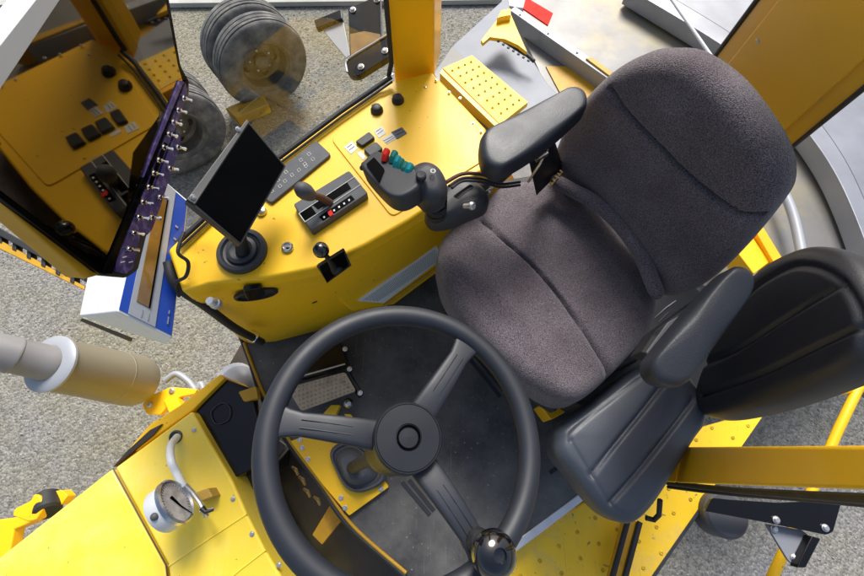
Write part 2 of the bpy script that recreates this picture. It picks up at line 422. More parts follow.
# ================================================================== CAB SHELL
cab = thing('machine_cab', P(432, 462, 0), 'open yellow machine cab with black rubber floor mat, seen from above', 'cab')
F0 = [(243, 341), (262, 395), (286, 440), (318, 484), (350, 528), (400, 572), (428, 612), (512, 546), (585, 494), (700, 402), (700, 330), (580, 160), (480, 160), (330, 280)]
FL = Zp(0)
obj('floor_mat', MB().pp(FL, F0, .03), 'mat', cab, bevel=.004)
mb = MB()
for z, pts, w in ((.004, [(428, 613), (512, 547), (585, 495), (640, 453)], .009),):
    L_ = [P(x, y, z) for x, y in pts]
    d = (L_[-1] - L_[0]).normalized(); nn = Z.cross(d)
    mb.slab([L_[0] - nn*.012, L_[-1] - nn*.012, L_[-1] + nn*.012, L_[0] + nn*.012], Vector((0, 0, -.05)))
o = obj('threshold_strip', mb, 'aluminium', cab, bevel=.003)
mb = MB(); mb.tube([P(p.x, p.y, .0) for p in spline([(240, 335), (250, 362), (262, 397), (286, 440), (318, 484), (350, 528), (402, 574), (440, 612)], 8)], .0075, 10)
obj('window_seal', mb, ['rubber'], cab)
mb = MB(); mb.tube([P(p.x, p.y, .004) for p in spline([(244, 343), (254, 370), (266, 399), (290, 441), (322, 484), (354, 527), (406, 573)], 8)], .0055, 10)
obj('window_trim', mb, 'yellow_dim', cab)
# marks moulded in the mat
mb = MB()
for (a, b) in (((466, 355), (500, 397)), ((472, 352), (506, 393)), ((478, 350), (511, 389)), ((402, 482), (430, 515)), ((409, 480), (434, 511))):
    pa, pb = P(*a, .004), P(*b, .004); d = (pb - pa).normalized(); nn = Z.cross(d)*.006
    obj('mat_rib', MB().slab([pa - nn, pb - nn, pb + nn, pa + nn], Vector((0, 0, -.006))), 'dark_grey', cab, bevel=.001)
mb.slab([P(549, 472, .004), P(561, 463, .004), P(563, 466, .004), P(551, 475, .004)], Vector((0, 0, -.006)))
obj('mat_rib', mb, ['dark_grey'], cab, bevel=.001)
# pillar beside the side window (vertical)
A, B_ = P(395, 84, .59), P(434, 77, .59)
out = Vector((.02, .10, 0))
top = 1.62
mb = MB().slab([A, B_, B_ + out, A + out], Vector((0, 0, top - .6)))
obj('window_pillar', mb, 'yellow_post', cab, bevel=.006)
# side window glass and its rubber
S0, S1 = P(270, 166, .635), P(395, 79, .635)
S1 = S1 + Vector((-.004, .02, 0))
d = (S1 - S0).normalized(); nn = Z.cross(d)*.006
gl = MB().slab([S0, S1, S1 + Z*.95, S0 + Z*.95], nn)
obj('side_window', gl, 'glass', cab, smooth=False)
S0b = P(172, 246, .635)
mb = MB()
pth = [S0b + Vector((.012, .01, 0))] + [P(x, y, .635) for x, y in ((228, 196), (281, 156), (340, 112), (378, 86))] + [P(391, 77, .645), P(394, 70, .68), P(394.5, 40, .82)]
q = S1.copy()
pth = [p for p in pth[:-2]] + [q + Vector((-.012, -.02, .01)), q + Vector((-.002, -.012, .045)), q + Vector((0, -.01, .2)), q + Vector((0, -.01, .9))]
mb.tube(pth, .0065, 10)
mb.tube([p + Vector((.004, -.014, -.002)) for p in pth[:-4]], .003, 8)
obj('window_seal', mb, 'rubber', cab)
# wide yellow column behind the seat
c0, c1 = P(700, 76, .55), P(786, 152, .55)
t0, t1 = P(757, 0, .9), P(864, 88, .9)
dr0 = (t0 - c0).normalized(); dr1 = (t1 - c1).normalized()
# column stands up: both side edges are near vertical, keep measured slopes
k0 = (1.47 - .55)/dr0.z; k1 = (1.47 - .55)/dr1.z
e0, e1 = c0 + dr0*k0, c1 + dr1*k1
bk = Vector((.07, .08, 0))
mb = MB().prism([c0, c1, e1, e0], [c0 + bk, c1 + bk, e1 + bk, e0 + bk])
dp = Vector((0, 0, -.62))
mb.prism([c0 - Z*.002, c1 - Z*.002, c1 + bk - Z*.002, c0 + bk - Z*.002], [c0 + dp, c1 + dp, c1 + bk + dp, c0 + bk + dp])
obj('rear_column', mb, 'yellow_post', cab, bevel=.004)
def bil(q, u, v): return q[0]*(1 - u)*(1 - v) + q[1]*u*(1 - v) + q[2]*u*v + q[3]*(1 - u)*v
nC = (c1 - c0).cross(e0 - c0).normalized()
if nC.dot(O - c0) < 0: nC = -nC
Q = [c0, c1, e1, e0]
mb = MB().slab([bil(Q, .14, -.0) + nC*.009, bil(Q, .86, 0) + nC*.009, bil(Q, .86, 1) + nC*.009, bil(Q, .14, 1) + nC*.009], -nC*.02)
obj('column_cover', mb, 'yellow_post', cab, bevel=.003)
mb = MB()
for u, uu in ((0, -.03), (1, 1.03)):
    mb.tube([bil(Q, u, 0) + nC*.001, bil(Q, u, 1) + nC*.001], .0055, 8)
obj('column_seal', mb, 'rubber', cab)
PC = Pl((700, 76, .55), (786, 152, .55), (757, 0, .9))
PC.o = c0; PC.n = nC
bolts(cab, [PC.at(760, 39, .009), PC.at(818, 97, .009)], nC, .0065)
# front right corner post, nearly vertical
a0, a1 = P(684, 447, .36), P(676, 483, .36)
b0, b1 = P(900, 445, 1.12), P(900, 492, 1.12)
bk = Vector((.05, 0, -.06))
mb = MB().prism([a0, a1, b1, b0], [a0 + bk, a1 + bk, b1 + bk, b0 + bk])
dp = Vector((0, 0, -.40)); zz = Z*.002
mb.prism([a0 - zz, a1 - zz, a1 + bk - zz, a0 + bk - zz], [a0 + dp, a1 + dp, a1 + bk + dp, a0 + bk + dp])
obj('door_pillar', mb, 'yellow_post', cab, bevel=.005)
mb = MB().tube([P(668, 483, .30), P(700, 487, .42), P(740, 491, .56), P(800, 495, .78), P(864, 499, .96), P(920, 503, 1.08)], .0065, 10)
mb.tube([P(668, 487, .29), P(700, 491, .41), P(740, 495, .55), P(800, 499, .77), P(864, 504, .95), P(920, 508, 1.07)], .004, 10)
obj('door_seal', mb, 'rubber', cab)
mb = MB()
for (a, b) in (((628, 520), (611, 582)), ((640, 522), (624, 582))):
    mb.tube([P(*a, .02), P(*b, .02)], .008, 10)
obj('door_seal', mb, 'rubber', cab)
mb = MB().slab([P(630, 520, .01), P(638, 522, .01), P(623, 582, .01), P(614, 582, .01)], Vector((0, 0, -.06)))
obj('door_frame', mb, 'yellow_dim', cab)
# dark plates painting the shade of the gap in front of the floor
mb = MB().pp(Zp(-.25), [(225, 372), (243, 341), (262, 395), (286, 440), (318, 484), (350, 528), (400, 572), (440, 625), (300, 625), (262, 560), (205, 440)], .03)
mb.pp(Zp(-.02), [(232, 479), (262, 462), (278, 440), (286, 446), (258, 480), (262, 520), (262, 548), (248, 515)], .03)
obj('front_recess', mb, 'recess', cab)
mb = MB().pp(Zp(-.1), [(312, 535), (330, 505), (342, 520), (322, 545)], .02)
obj('recess_bracket', mb, 'yellow_dim', cab, bevel=.003)
for (x, y) in ((296, 470), (303, 480), (308, 492), (318, 500)):
    obj('hose_fitting', MB().tube([P(x - 4, y - 3, -.1), P(x, y, -.08), P(x + 2, y + 5, -.09)], [.004, .006, .004], 10), 'brass', cab)

# ================================================================== SIDE CONSOLE
CT = .62
con = thing('side_console', P(330, 200, 0), 'long bright yellow side console carrying the gear lever and switches', 'console')
topc = [(168, 250), (228, 197), (281, 157), (340, 113), (392, 80), (432, 71), (486, 128), (492, 168), (480, 172), (409, 220), (365, 245), (315, 268), (265, 278), (209, 284), (182, 292)]
ridge = [(182, 292), (209, 284), (265, 278), (315, 268), (365, 245), (409, 220), (480, 172), (492, 168)]
foot = [(243, 341), (252, 344), (276, 342), (322, 330), (368, 310), (412, 284), (500, 222), (520, 205)]
mb = MB()
T = [P(x, y, CT) for x, y in topc]
mb.slab(T, Vector((0, 0, -.05)))
rd = [P(x, y, CT - .001) for x, y in ridge]; ft = [P(x, y, .01) for x, y in foot]
bd = Vector((.0, .12, -.02))
n = len(rd); vs = rd + ft + [p + bd for p in rd] + [p + bd for p in ft]; fs = []
for i in range(n - 1):
    fs += [(i, i + 1, n + i + 1, n + i), (2*n + i, 3*n + i, 3*n + i + 1, 2*n + i + 1), (i, 2*n + i, 2*n + i + 1, i + 1), (n + i, n + i + 1, 3*n + i + 1, 3*n + i)]
fs += [(0, n, 3*n, 2*n), (n - 1, 3*n - 1, 4*n - 1, 2*n - 1)] if False else [(0, n, 3*n, 2*n), (n - 1, 3*n - 1, 4*n - 1, 2*n + n - 1 + n*0)][:1]
mb.add(vs, fs)
# front end wall and outer skirt
endw = [P(168, 250, CT - .002), P(182, 292, CT - .002), P(243, 341, .01), P(205, 300, .01)]
mb.slab(endw, Vector((.02, .03, 0)))
obj('body', mb, 'yellow', con, bevel=.008, ang=25, seg=3)
CP = Zp(CT)
mb = MB().pp(CP, [(330, 138), (392, 92), (430, 79), (480, 130), (484, 160), (392, 217)], .02, off=.0035, r=7)
obj('rear_cover', mb, 'yellow', con, bevel=.002)
LW = Pl((335, 299, .27), (443, 232, .27), (392, 305, .01))
mb = MB().pp(LW, [(336, 297), (443, 229), (470, 222), (452, 262), (394, 305), (352, 312)], .04, off=.030)
obj('lower_panel', mb, 'yellow', con, bevel=.007)
mb = MB().pp(LW, [(358, 301), (437, 246), (442, 259), (384, 303)], .006, off=.034)
mb.cur = 1
for k in range(52):
    for j in range(9):
        u = (k + .5 + .5*(j % 2))/53; v = (j + .5)/9
        x = 362 + (436 - 362)*u + 16*v*(1 - u*.7); y = 300.5 + (248.5 - 300.5)*u + (1 + 10*u)*v
        p = LW.at(x, y, .0344); mb.box(p, LW.u, LW.v, LW.n, .0026, .0020, .0012)
obj('vent_grille', mb, ['case', 'dark_grey'], con, smooth=False)
mb = MB().tube([LW.at(384, 306, .034), LW.at(443, 263, .034)], .006, 10)
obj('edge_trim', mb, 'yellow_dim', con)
bolts(con, [P(x, y, CT + .004) for x, y in ((436, 80), (449, 92), (460, 98), (473, 123), (481, 131), (425, 87))], Z, .003)

# keypad
kp = obj('keypad', MB().pp(CP, [(316, 140), (331, 154), (271, 203), (262, 196), (280, 168)], .012, off=.009, r=3), 'grey_plastic', con, bevel=.002)
mb = MB(); kk = [(301, 160), (309, 154), (305, 164), (313, 159), (299, 170), (306, 166), (292, 175), (285, 181), (280, 186), (278, 180), (272, 191), (286, 172)]
for i, (x, y) in enumerate(kk):
    d = 2.0
    q = [(x - d, y - d*.1), (x + d*.1 - .2, y - d), (x + d, y + d*.1), (x - d*.1, y + d)]
    for j in range(4):
        p0 = CP.at(*q[j], .0096); p1 = CP.at(*q[(j + 1) % 4], .0096)
        mb.tube([p0, p1], .0005, 5)
obj('key_symbol', mb, 'sticker', kp)
# gear selector
gs = obj('gear_selector', MB().pp(CP, [(349, 170), (368, 193), (311, 231), (293, 204)], .03, off=.022, r=2.5), 'grey_plastic', con, bevel=.003)
mb = MB()
q = [(355, 176.5), (361.5, 184), (305, 222), (299, 213.5)]
for i in range(4): mb.tube([CP.at(*q[i], .023), CP.at(*q[(i + 1) % 4], .023)], .0009, 6)
obj('white_outline', mb, 'sticker', gs)
obj('gate_slot', MB().pp(CP, [(312, 204), (347, 182), (351, 188), (318, 209)], .003, off=.0235), 'screen_black', gs)
obj('gate_insert', MB().pp(CP, [(300, 213), (311, 206), (316, 213), (305, 220)], .003, off=.0235), 'screen_black', gs)
obj('position_strip', MB().pp(CP, [(319, 216.5), (351, 195), (354.5, 199), (323, 220.5)], .003, off=.0235), 'screen_black', gs)
mb = MB()
for i in range(6):
    t = i/5; x = 324 + 25*t; y = 217 - 17*t
    mb.pp(CP, [(x - 1, y - .4), (x + .6, y - 1.2), (x + 1.2, y + .4), (x - .3, y + 1.2)], .001, off=.0245)
obj('position_mark', mb, 'sticker', gs)
obj('position_pointer', MB().pp(CP, [(327.5, 212), (331, 209.5), (333.5, 214), (330, 216.5)], .001, off=.0255), 'red', gs)
mb = MB().tube([P(331, 204, CT + .015), P(322, 198, CT + .05), P(311, 194, CT + .075)], [.0105, .009, .008], 12)
obj('lever', mb, 'brown', gs)
ax = (P(298, 186, CT + .115) - P(311, 195, CT + .07))
mb = MB().lathe(P(313, 197, CT + .068), ax, [(.006, 0), (.011, .003), (.0155, .014), (.0185, .028), (.018, .040), (.0135, .051), (.007, .056), (.001, .0575)], 24)
obj('lever_knob', mb, 'grey_plastic', gs)
# key switch
ks = obj('key_switch', MB().lathe(P(288, 248, CT), Z, [(.0135, 0), (.0135, .006), (.011, .009), (.008, .009), (.0075, .007), (.001, .007)], 24), 'steel', con)
obj('key_slot', MB().box(P(288, 248, CT + .0085), Vector((1, 0, 0)), Vector((0, 1, 0)), Z, .008, .0025, .003), 'screen_black', ks)
# hydraulic lever with chrome ball on sloped face
SW = Pl((265, 278, CT), (315, 268, CT), (322, 330, .01))
lv = obj('lever_gate', MB().pp(SW, [(318, 266), (344, 250), (350, 265), (327, 282)], .006, off=.005), 'screen_black', con, bevel=.002)
obj('gate_rim', MB().tube([SW.at(x, y, .006) for x, y in ((318, 266), (344, 250), (350, 265), (327, 282))], .003, 8, closed=True), 'rubber', lv)
obj('lever', MB().tube([SW.at(336, 271, .0), P(331, 262, CT + .03), P(324, 253, CT + .065)], [.011, .007, .005], 12), 'plastic', lv)
obj('lever_boot', MB().ball(SW.at(337, 269, .004), .015, SW.n, .7), 'rubber', lv)
obj('lever_ball', MB().ball(P(321, 250, CT + .075), .0175), 'knob', lv)
# round vent
vt = obj('round_vent', MB().lathe(P(243, 252, CT), Z, [(.056, 0), (.056, .010), (.052, .014), (.045, .014), (.042, .008), (.036, .006), (.034, .012), (.026, .014), (.02, .010), (.001, .010)], 48), 'dark_grey', con)
# oval recess handle
ov = obj('oval_handle', MB().lathe(SW.at(256, 293, .0), SW.n, [(.052, 0), (.052, .006), (.048, .009), (.043, .009), (.041, .003), (.001, .002)], 40, ell=(SW.u, .62)), 'plastic', con)
obj('latch', MB().pp(SW, [(243, 291), (262, 288), (266, 297), (248, 301)], .012, off=.014, r=2), 'gloss', ov, bevel=.003)
sk = obj('small_knob', MB().lathe(P(217, 304, CT - .05), (-.1, -.1, 1), [(.013, 0), (.013, .01), (.010, .012), (.010, .028), (.008, .031), (.001, .031)], 20), 'aluminium', con)
obj('silver_button', MB().lathe(P(262, 212, CT), Z, [(.013, 0), (.013, .004), (.010, .010), (.001, .012)], 20), 'steel', con)
# power sockets with flip caps
so = obj('power_socket', MB().lathe(P(377, 111, CT + .003), Z, [(.0165, 0), (.0165, .006), (.014, .010), (.0115, .016), (.007, .018), (.001, .018)], 24), 'plastic', con)
obj('cap_tab', MB().pp(CP, [(371, 105), (375, 103), (378, 109), (374, 111)], .006, off=.013, r=1), 'plastic', so, bevel=.001)
c = cp(so, con); c.location = so.location + (P(398, 101, CT) - P(377, 111, CT))
# rocker switches & stickers
for px, mt in (([(355, 141), (369, 131), (375, 137), (362, 146)], 'plastic'), ([(363, 149), (376, 141), (383, 148), (371, 157)], 'dark_grey')):
    obj('rocker_switch', MB().pp(CP, px, .012, off=.013, r=2), mt, con, bevel=.003)
for px in ([(371, 158), (384, 150), (391, 157), (379, 166)], [(380, 168), (393, 160), (400, 167), (388, 176)]):
    obj('rocker_switch', MB().pp(CP, px, .012, off=.013, r=2), 'plastic', con, bevel=.003)
for px in ([(344, 147), (352, 141), (358, 148), (351, 154)], [(374, 131), (382, 126), (386, 133), (379, 138)], [(382, 139), (395, 132), (398, 137), (387, 144)], [(357, 153), (361, 151), (366, 157), (363, 160)]):
    obj('sticker', MB().pp(CP, px, .001, off=.0046, r=.6), 'sticker', con, smooth=False)
obj('sticker', MB().pp(CP, [(391, 132), (402, 127), (407, 133), (397, 139)], .001, off=.0050, r=.6), 'grey_plastic', con, smooth=False)
mb = MB()
for (x0, y0, x1, y1) in ((384, 140.5, 393, 135.8), (386, 142.3, 395, 137), (376, 131.5, 381, 128.2), (377.5, 134, 383, 130), (347, 147.5, 352, 143.8), (349, 150, 354.5, 146), (394, 132.5, 401, 129), (396, 135, 404, 131)):
    obj('sticker_line', MB().tube([CP.at(x0, y0, .0055), CP.at(x1, y1, .0055)], .0005, 5), 'plastic', con)
mb = MB().pp(SW, [(312, 303), (317, 301), (317.5, 302), (312.5, 304)], .001, off=.001)
obj('scratch', mb, 'recess', con)

# cable loom along the front of the console
mb = MB().tube([P(p.x, p.y, p.z) for p in spline([(168, 262, .60), (176, 285, .58), (205, 306, .5), (235, 328, .38), (262, 342, .22)], 8)], .011, 12)
t = props(obj('cable_conduit', mb, 'rubber'), 'black corrugated cable conduit running along the front edge of the yellow console', 'conduit')
cl = MB().lathe(P(253, 336, .27), (.7, -.4, -.5), [(.014, -.014), (.017, -.012), (.017, .012), (.014, .014)], 16)
obj('clamp', cl, 'chrome', t)
mb = MB().tube([P(p.x, p.y, p.z) for p in spline([(184, 232, .68), (178, 252, .68), (188, 262, .66), (186, 276, .64), (176, 283, .62), (179, 296, .55)], 8)], .004, 8)
props(obj('cable', mb, 'rubber'), 'thin looped black cable beside the blue indicator box', 'cable')
mb = MB().tube([P(187, 225, .66), P(203, 213, .68), P(212, 208, .70)], .0035, 8)
props(obj('support_rod', mb, 'steel'), 'thin metal rod between the blue indicator and the black tablet', 'rod')

# ================================================================== TABLET DISPLAY
TP = Pl((248, 121, .80), (285, 166, .735), (241, 244, .745))
tb = thing('display_tablet', TP.at(240, 185), 'tilted black display tablet with bare grey left edge above the console', 'display')
obj('housing', MB().pp(TP, [(247, 120), (286, 166), (241, 245), (186, 200)], .022, off=0, r=1.5), 'plastic', tb, bevel=.002)
obj('screen', MB().pp(TP, [(249, 124), (284, 166), (240.5, 242), (196, 204)], .003, off=.0015), 'screen_black', tb, smooth=False)
obj('edge_plate', MB().pp(TP, [(247, 119), (249, 122), (195, 204), (187, 199)], .024, off=.003), 'grey_metal', tb, bevel=.001)
bolts(tb, [TP.at(238, 129, .004), TP.at(193, 197, .004)], TP.n, .004, 'steel')
mb = MB().tube([TP.at(236, 215, -.02), P(240, 235, CT + .05), P(243, 252, CT + .008)], [.012, .012, .016], 12)
obj('mount_arm', mb, 'plastic', tb)

# ================================================================== LARGE DARK SCREEN (upper left)
SP = Pl((108, 272, .80), (182, 72, .86), (0, 120, .98))
SP.n = -Vector((-.9950, .062, .062)).normalized(); SP.o = -SP.n*.562
SP.u = (Vector((0, 1, 0)) - SP.n*SP.n.y).normalized(); SP.v = SP.n.cross(SP.u)
sc = thing('dark_screen', SP.at(90, 130), 'large glossy black screen at upper left mirroring the yellow console', 'screen')
outl = [(62, -5), (-60, 170), (-40, 180), (0, 197), (100, 274), (113, 274), (190, 82), (181, 66), (168, -8)]
obj('housing', MB().pp(SP, outl, .045, off=0, r=4), ['screen_black'], sc, bevel=.004)
obj('side_trim', MB().pp(SP, [(-60, 166), (-60, 158), (0, 203), (86, 279), (101, 275), (0, 196)], .03, off=-.008), 'yellow_dim', sc, bevel=.003)  # yellow reflection on the housing edge, painted as a coloured strip
obj('white_surround', MB().pp(SP, rnd([(64, -6), (-40, 150), (-70, 150), (-60, 110), (0, 45), (40, -6)], 4), .03, off=.004), 'white', sc, bevel=.006, seg=3)
def on(name, px, m, off=.002, t=.003, r=0, parent=None, bevel=0):
    return obj(name, MB().pp(SP, px, t, off=off, r=r), m, parent or sc, bevel=bevel)
on('mirror_pane', [(60, -3), (-58, 168), (0, 190), (102, 268), (108, 270), (183, 82), (178, 66), (165, -3)], 'mirror_black', off=.001, t=.002, r=3)
on('side_bezel', [(183, 84), (187, 80), (112, 274), (104, 272)], 'screen_black', off=.004, t=.004)

# toggle switch panel on its right edge
tg = thing('toggle_switch_panel', SP.at(150, 180), 'narrow purple board with rows of chrome toggle switches on screen edge', 'switch panel')
strip1 = [(180, 80), (186, 83), (187, 92), (183, 108), (158, 172), (140, 236), (133, 268), (126, 274), (116, 271), (116, 262), (128, 226), (152, 152)]
strip2 = [(176, 131), (181, 138), (180, 146), (160, 208), (152, 230), (146, 236), (141, 231), (148, 205), (163, 165)]
obj('frame', MB().pp(SP, [(181, 77), (189, 82), (189, 94), (162, 172), (138, 270), (126, 278), (104, 276), (108, 268), (114, 255), (150, 150)], .03, off=-.002, r=3), 'dark_grey', tg, bevel=.003)
b1 = obj('upper_board', MB().pp(SP, strip1, .004, off=.004, r=2), 'purple', tg)
b2 = obj('lower_board', MB().pp(SP, strip2, .03, off=.0015, r=2), 'purple', tg)
obj('slot', MB().pp(SP, [(165, 142), (168, 144), (152, 186), (149, 184)], .002, off=.0055), 'screen_black', tg)
tx = (SP.at(190, 120, .0) - SP.at(176, 111, 0)).normalized()
def toggle(parent, px, py, off, first=[None]):
    p = SP.at(px, py, off)
    if first[0] is None:
        mb = MB().lathe(p, SP.n, [(.0052, 0), (.0052, .003), (.0032, .0035), (.0032, .009), (.002, .0095)], 12)
        o = obj('toggle_switch', mb, 'chrome', parent)
        l = MB().tube([p + SP.n*.006, p + SP.n*.010 + tx*.005, p + SP.n*.012 + tx*.010], [.0020, .0022, .0032], 8)
        obj('toggle', l, 'chrome', o); first[0] = (o, p); return
    o0, p0 = first[0]
    c = cp(o0, parent); c.location = (p - p0) + (wloc(o0.parent) - wloc(parent)) + Vector(o0.location)
for x, y in ((182, 98), (176.5, 110), (171.5, 122), (167, 134), (162, 147), (157, 160), (152, 173), (147, 187), (141, 202), (137, 217), (132, 233), (127, 249)):
    toggle(tg, x, y, .0045)
for x, y in ((176, 147), (168, 168), (158, 197), (150, 217)):
    toggle(tg, x, y, .002)
mb = MB()
for (x, y) in ((121, 262), (123, 257), (129, 262)):
    mb.pp(SP, [(x, y), (x + 4, y - 1), (x + 4, y), (x, y + 1)], .0006, off=.0048)
obj('board_lettering', mb, 'sticker', tg)

# ================================================================== DIGITAL INDICATOR (blue front, white case)
IP = Pl((117, 312, .62), (172, 339, .52), (187, 200, .60))
ind = thing('digital_indicator', IP.at(150, 260), 'white cased indicator with blue and silver front panel and dark display window', 'indicator')
A0, B0, C0, D0 = IP.at(150, 168), IP.at(188, 201), IP.at(172, 339), IP.at(117, 312)
Ab, Bb, Cb, Db = P(108, 180, .50), IP.at(188, 201, -.06), P(166, 345, .47), P(79, 316, .50)
obj('case', MB().prism([A0, B0, C0, D0], [Ab, Bb, Cb, Db]), 'case', ind, bevel=.004)
q = [D0, C0, B0, A0]
def fp(name, u0, u1, v0, v1, m, off, parent=ind):
    n = IP.n*off
    return obj(name, MB().slab([bil(q, u0, v0) + n, bil(q, u1, v0) + n, bil(q, u1, v1) + n, bil(q, u0, v1) + n], -IP.n*.003), m, parent, bevel=.0007)
fp('fascia', 0.02, .98, .02, .99, 'blue', .002)
fp('silver_band', .17, .66, .02, .99, 'light_metal', .004)
dw = fp('display_window', .26, .50, .12, .9, 'amber', .006)
fp('window_edge', .48, .51, .12, .9, 'screen_black', .0075, dw)
mb = MB()
for (u, v, w, h) in ((.07, .35, .02, .05), (.07, .42, .02, .03), (.86, .08, .02, .05), (.86, .15, .02, .025), (.76, .75, .06, .012), (.76, .66, .06, .012), (.38, .04, .02, .05), (.50, .04, .02, .05)):
    n = IP.n*.0052
    obj('printed_mark', MB().slab([bil(q, u, v) + n, bil(q, u + w, v) + n, bil(q, u + w, v + h) + n, bil(q, u, v + h) + n], -IP.n*.002), 'sticker_grey', ind)
mb = MB().slab([P(82, 318, .47), P(128, 336, .46), P(126, 340, .44), P(80, 321, .45)], Vector((0, 0, -.02)))
obj('lower_lip', mb, 'plastic', ind)

# ================================================================== STEERING WHEEL
HC = P(407, 439.5, .85)
ax = Vector((.25, .07, .96)).normalized()
sw = thing('steering_wheel', HC, 'large black three spoke steering wheel with glossy spinner knob', 'steering wheel')
ux = (Vector((1, 0, 0)) - ax*ax.x).normalized(); uy = ax.cross(ux)
Rw = .1895; rw = .0165
# rim section is an oval ring
mb = MB(); NR = 96; NS = 20; vs = []; fs = []
for i in range(NR):
    a = 2*math.pi*i/NR; dr = ux*math.cos(a) + uy*math.sin(a)
    for k in range(NS):
        b = 2*math.pi*k/NS
        vs.append(HC + dr*(Rw + rw*math.cos(b)) + ax*(rw*.95*math.sin(b)))
for i in range(NR):
    for k in range(NS):
        fs.append((i*NS + k, ((i + 1) % NR)*NS + k, ((i + 1) % NR)*NS + (k + 1) % NS, i*NS + (k + 1) % NS))
mb.add(vs, fs); obj('rim', mb, 'wheel_rubber', sw)
HUB = P(409, 437, .875)
hub_off = HUB
hb = HUB - ax*.012
obj('hub', MB().lathe(hb, ax, [(.040, -.135), (.044, -.13), (.046, -.03), (.0485, -.02), (.0485, .006), (.0465, .0095), (.0455, .0095), (.0450, .0085), (.0440, .0095), (.0185, .0100), (.0180, .0085), (.0165, .0085), (.001, .0095)], 56), 'hub', sw)
obj('horn_button', MB().lathe(hb, ax, [(.0168, .006), (.0168, .0112), (.0155, .0122), (.0142, .0112), (.0138, .0085), (.001, .0085)], 32), 'screen_black', sw)
HP = Pl((396, 440, .85), (407, 437, .875), (396, 300, .85)); HP.o = HC.copy(); HP.n = ax; HP.u = ux; HP.v = uy
for (tx_, ty_) in ((272, 421), (474, 333), (472, 538)):
    e = HP.at(tx_, ty_); e = HC + (e - HC).normalized()*(Rw - .004)
    s = hb - ax*.03
    d = (e - s); d.normalize(); w = ax.cross(d).normalized()
    L_ = (e - s).length
    mb = MB(); vs = []; K = 10; sec = 10
    for i in range(K + 1):
        t = i/K; c = s + d*(L_*t) + ax*(.022*math.sin(t*math.pi*.5) - .0)*0 + ax*(.028*(t**.7 - t))
        c = s.lerp(e, t) + ax*(.014*math.sin(math.pi*t))
        hw = .009*(1 - t)**.8 + .0135 + .013*max(0, (t - .8)/.2)**1.6
        th = .0085 + .002*(1 - t) - .0035*t
        for k in range(16):
            a = 2*math.pi*k/16; ca, sa = math.cos(a), math.sin(a)
            f = lambda x: math.copysign(abs(x)**.55, x)
            vs.append(c + w*hw*f(ca) + ax*th*f(sa))
    fs = []
    for i in range(K):
        for k in range(16): fs.append((i*16 + k, i*16 + (k + 1) % 16, (i + 1)*16 + (k + 1) % 16, (i + 1)*16 + k))
    fs += [tuple(range(15, -1, -1)), tuple(range(K*16, K*16 + 16))]
    mb.add(vs, fs); sp_ = obj('spoke', mb, 'wheel_rubber', sw, ang=60)
    mb = MB()
    for sg in (-1, 1):
        pts = []
        for t in (.42, .55, .7, .8):
            pts.append(s.lerp(e, t) + ax*(.014*math.sin(math.pi*t) + .0088 - .0025*t) + w*sg*.0055)
        mb.tube(pts, .0009, 6)
    obj('spoke_ridge', mb, 'wheel_rubber', sp_)
# spinner knob
kp_ = HP.at(480, 550); up_ = ax
kn = obj('spinner_knob', MB().lathe(kp_ + ax*.012, ax, [(.010, 0), (.012, .008), (.022, .018), (.0275, .030), (.0285, .038), (.026, .048), (.018, .056), (.0085, .058), (.0075, .054), (.001, .053)], 36), 'knob', sw)
obj('knob_clamp', MB().lathe(HP.at(475, 540) + ax*.0, ax, [(.014, -.018), (.0165, -.015), (.0165, .015), (.012, .022)], 20), 'plastic', sw)
# column, boot, plate
CB = P(352, 468, .06)
obj('column', MB().tube([hb - ax*.12, hb.lerp(CB, .5), CB], [.034, .016, .018], 24), 'rubber', sw)
bt = MB(); ZB = Zp(.03)
prof = [(1.0, .0), (1.0, .012), (.93, .022), (.86, .022), (.82, .014), (.74, .016), (.60, .040), (.45, .050)]
ctr = P(355, 468, .03); ring = [ZB.at(x, y) for x, y in rnd([(327, 450), (352, 437), (384, 462), (388, 482), (362, 494), (345, 489)], 14, 8)]
vs = []; n = len(ring)
for k, h in prof:
    for p in ring: vs.append(ctr + (p - ctr)*k + Z*h)
fs = [(i*n + k, i*n + (k + 1) % n, (i + 1)*n + (k + 1) % n, (i + 1)*n + k) for i in range(len(prof) - 1) for k in range(n)] + [tuple(range((len(prof) - 1)*n, len(prof)*n))]
bt.add(vs, fs); obj('column_boot', bt, 'grey_plastic', sw)
pb = obj('base_plate', MB().pp(Zp(.022), [(290, 441), (318, 432), (345, 430), (389, 487), (349, 516), (322, 484)], .02, r=2), 'yellow', sw, bevel=.003)
bolts(pb, [P(x, y, .023) for x, y in ((302, 448), (308, 459), (345, 508), (341, 498), (381, 489), (300, 440), (330, 436))], Z, .006)

# ================================================================== PEDAL
PP = Zp(.13)
pd = thing('foot_pedal', P(320, 390, .0), 'steel tread foot pedal on the floor behind the steering wheel rim', 'pedal')
mb = MB().pp(PP, [(287, 388), (345, 372), (356, 391), (301, 411)], .008, r=3)
mb.cur = 0
for i in range(13):
    for j in range(6):
        u = (i + .5 + (j % 2)*.5)/13.5; v = (j + .5)/6
        x = (287*(1 - v) + 301*v) + u*((345 - 287)*(1 - v) + (356 - 301)*v)*.98; y = (388*(1 - v) + 411*v) + u*((372 - 388)*(1 - v) + (391 - 411)*v)*.98
        p = PP.at(x, y); s_ = .0042
        mb.add([p + Vector((s_, 0, 0)), p + Vector((0, s_, 0)), p - Vector((s_, 0, 0)), p - Vector((0, s_, 0)), p + Vector((0, 0, .003))], [(0, 1, 4), (1, 2, 4), (2, 3, 4), (3, 0, 4)])
M['tread'] = mat('worn_tread_steel', (0.42, 0.34, 0.24), .45, metal=.4, var=.2, vscale=20, dirt=(.11, .10, .09), dscale=20)
obj('tread_plate', mb, 'tread', pd, ang=10)
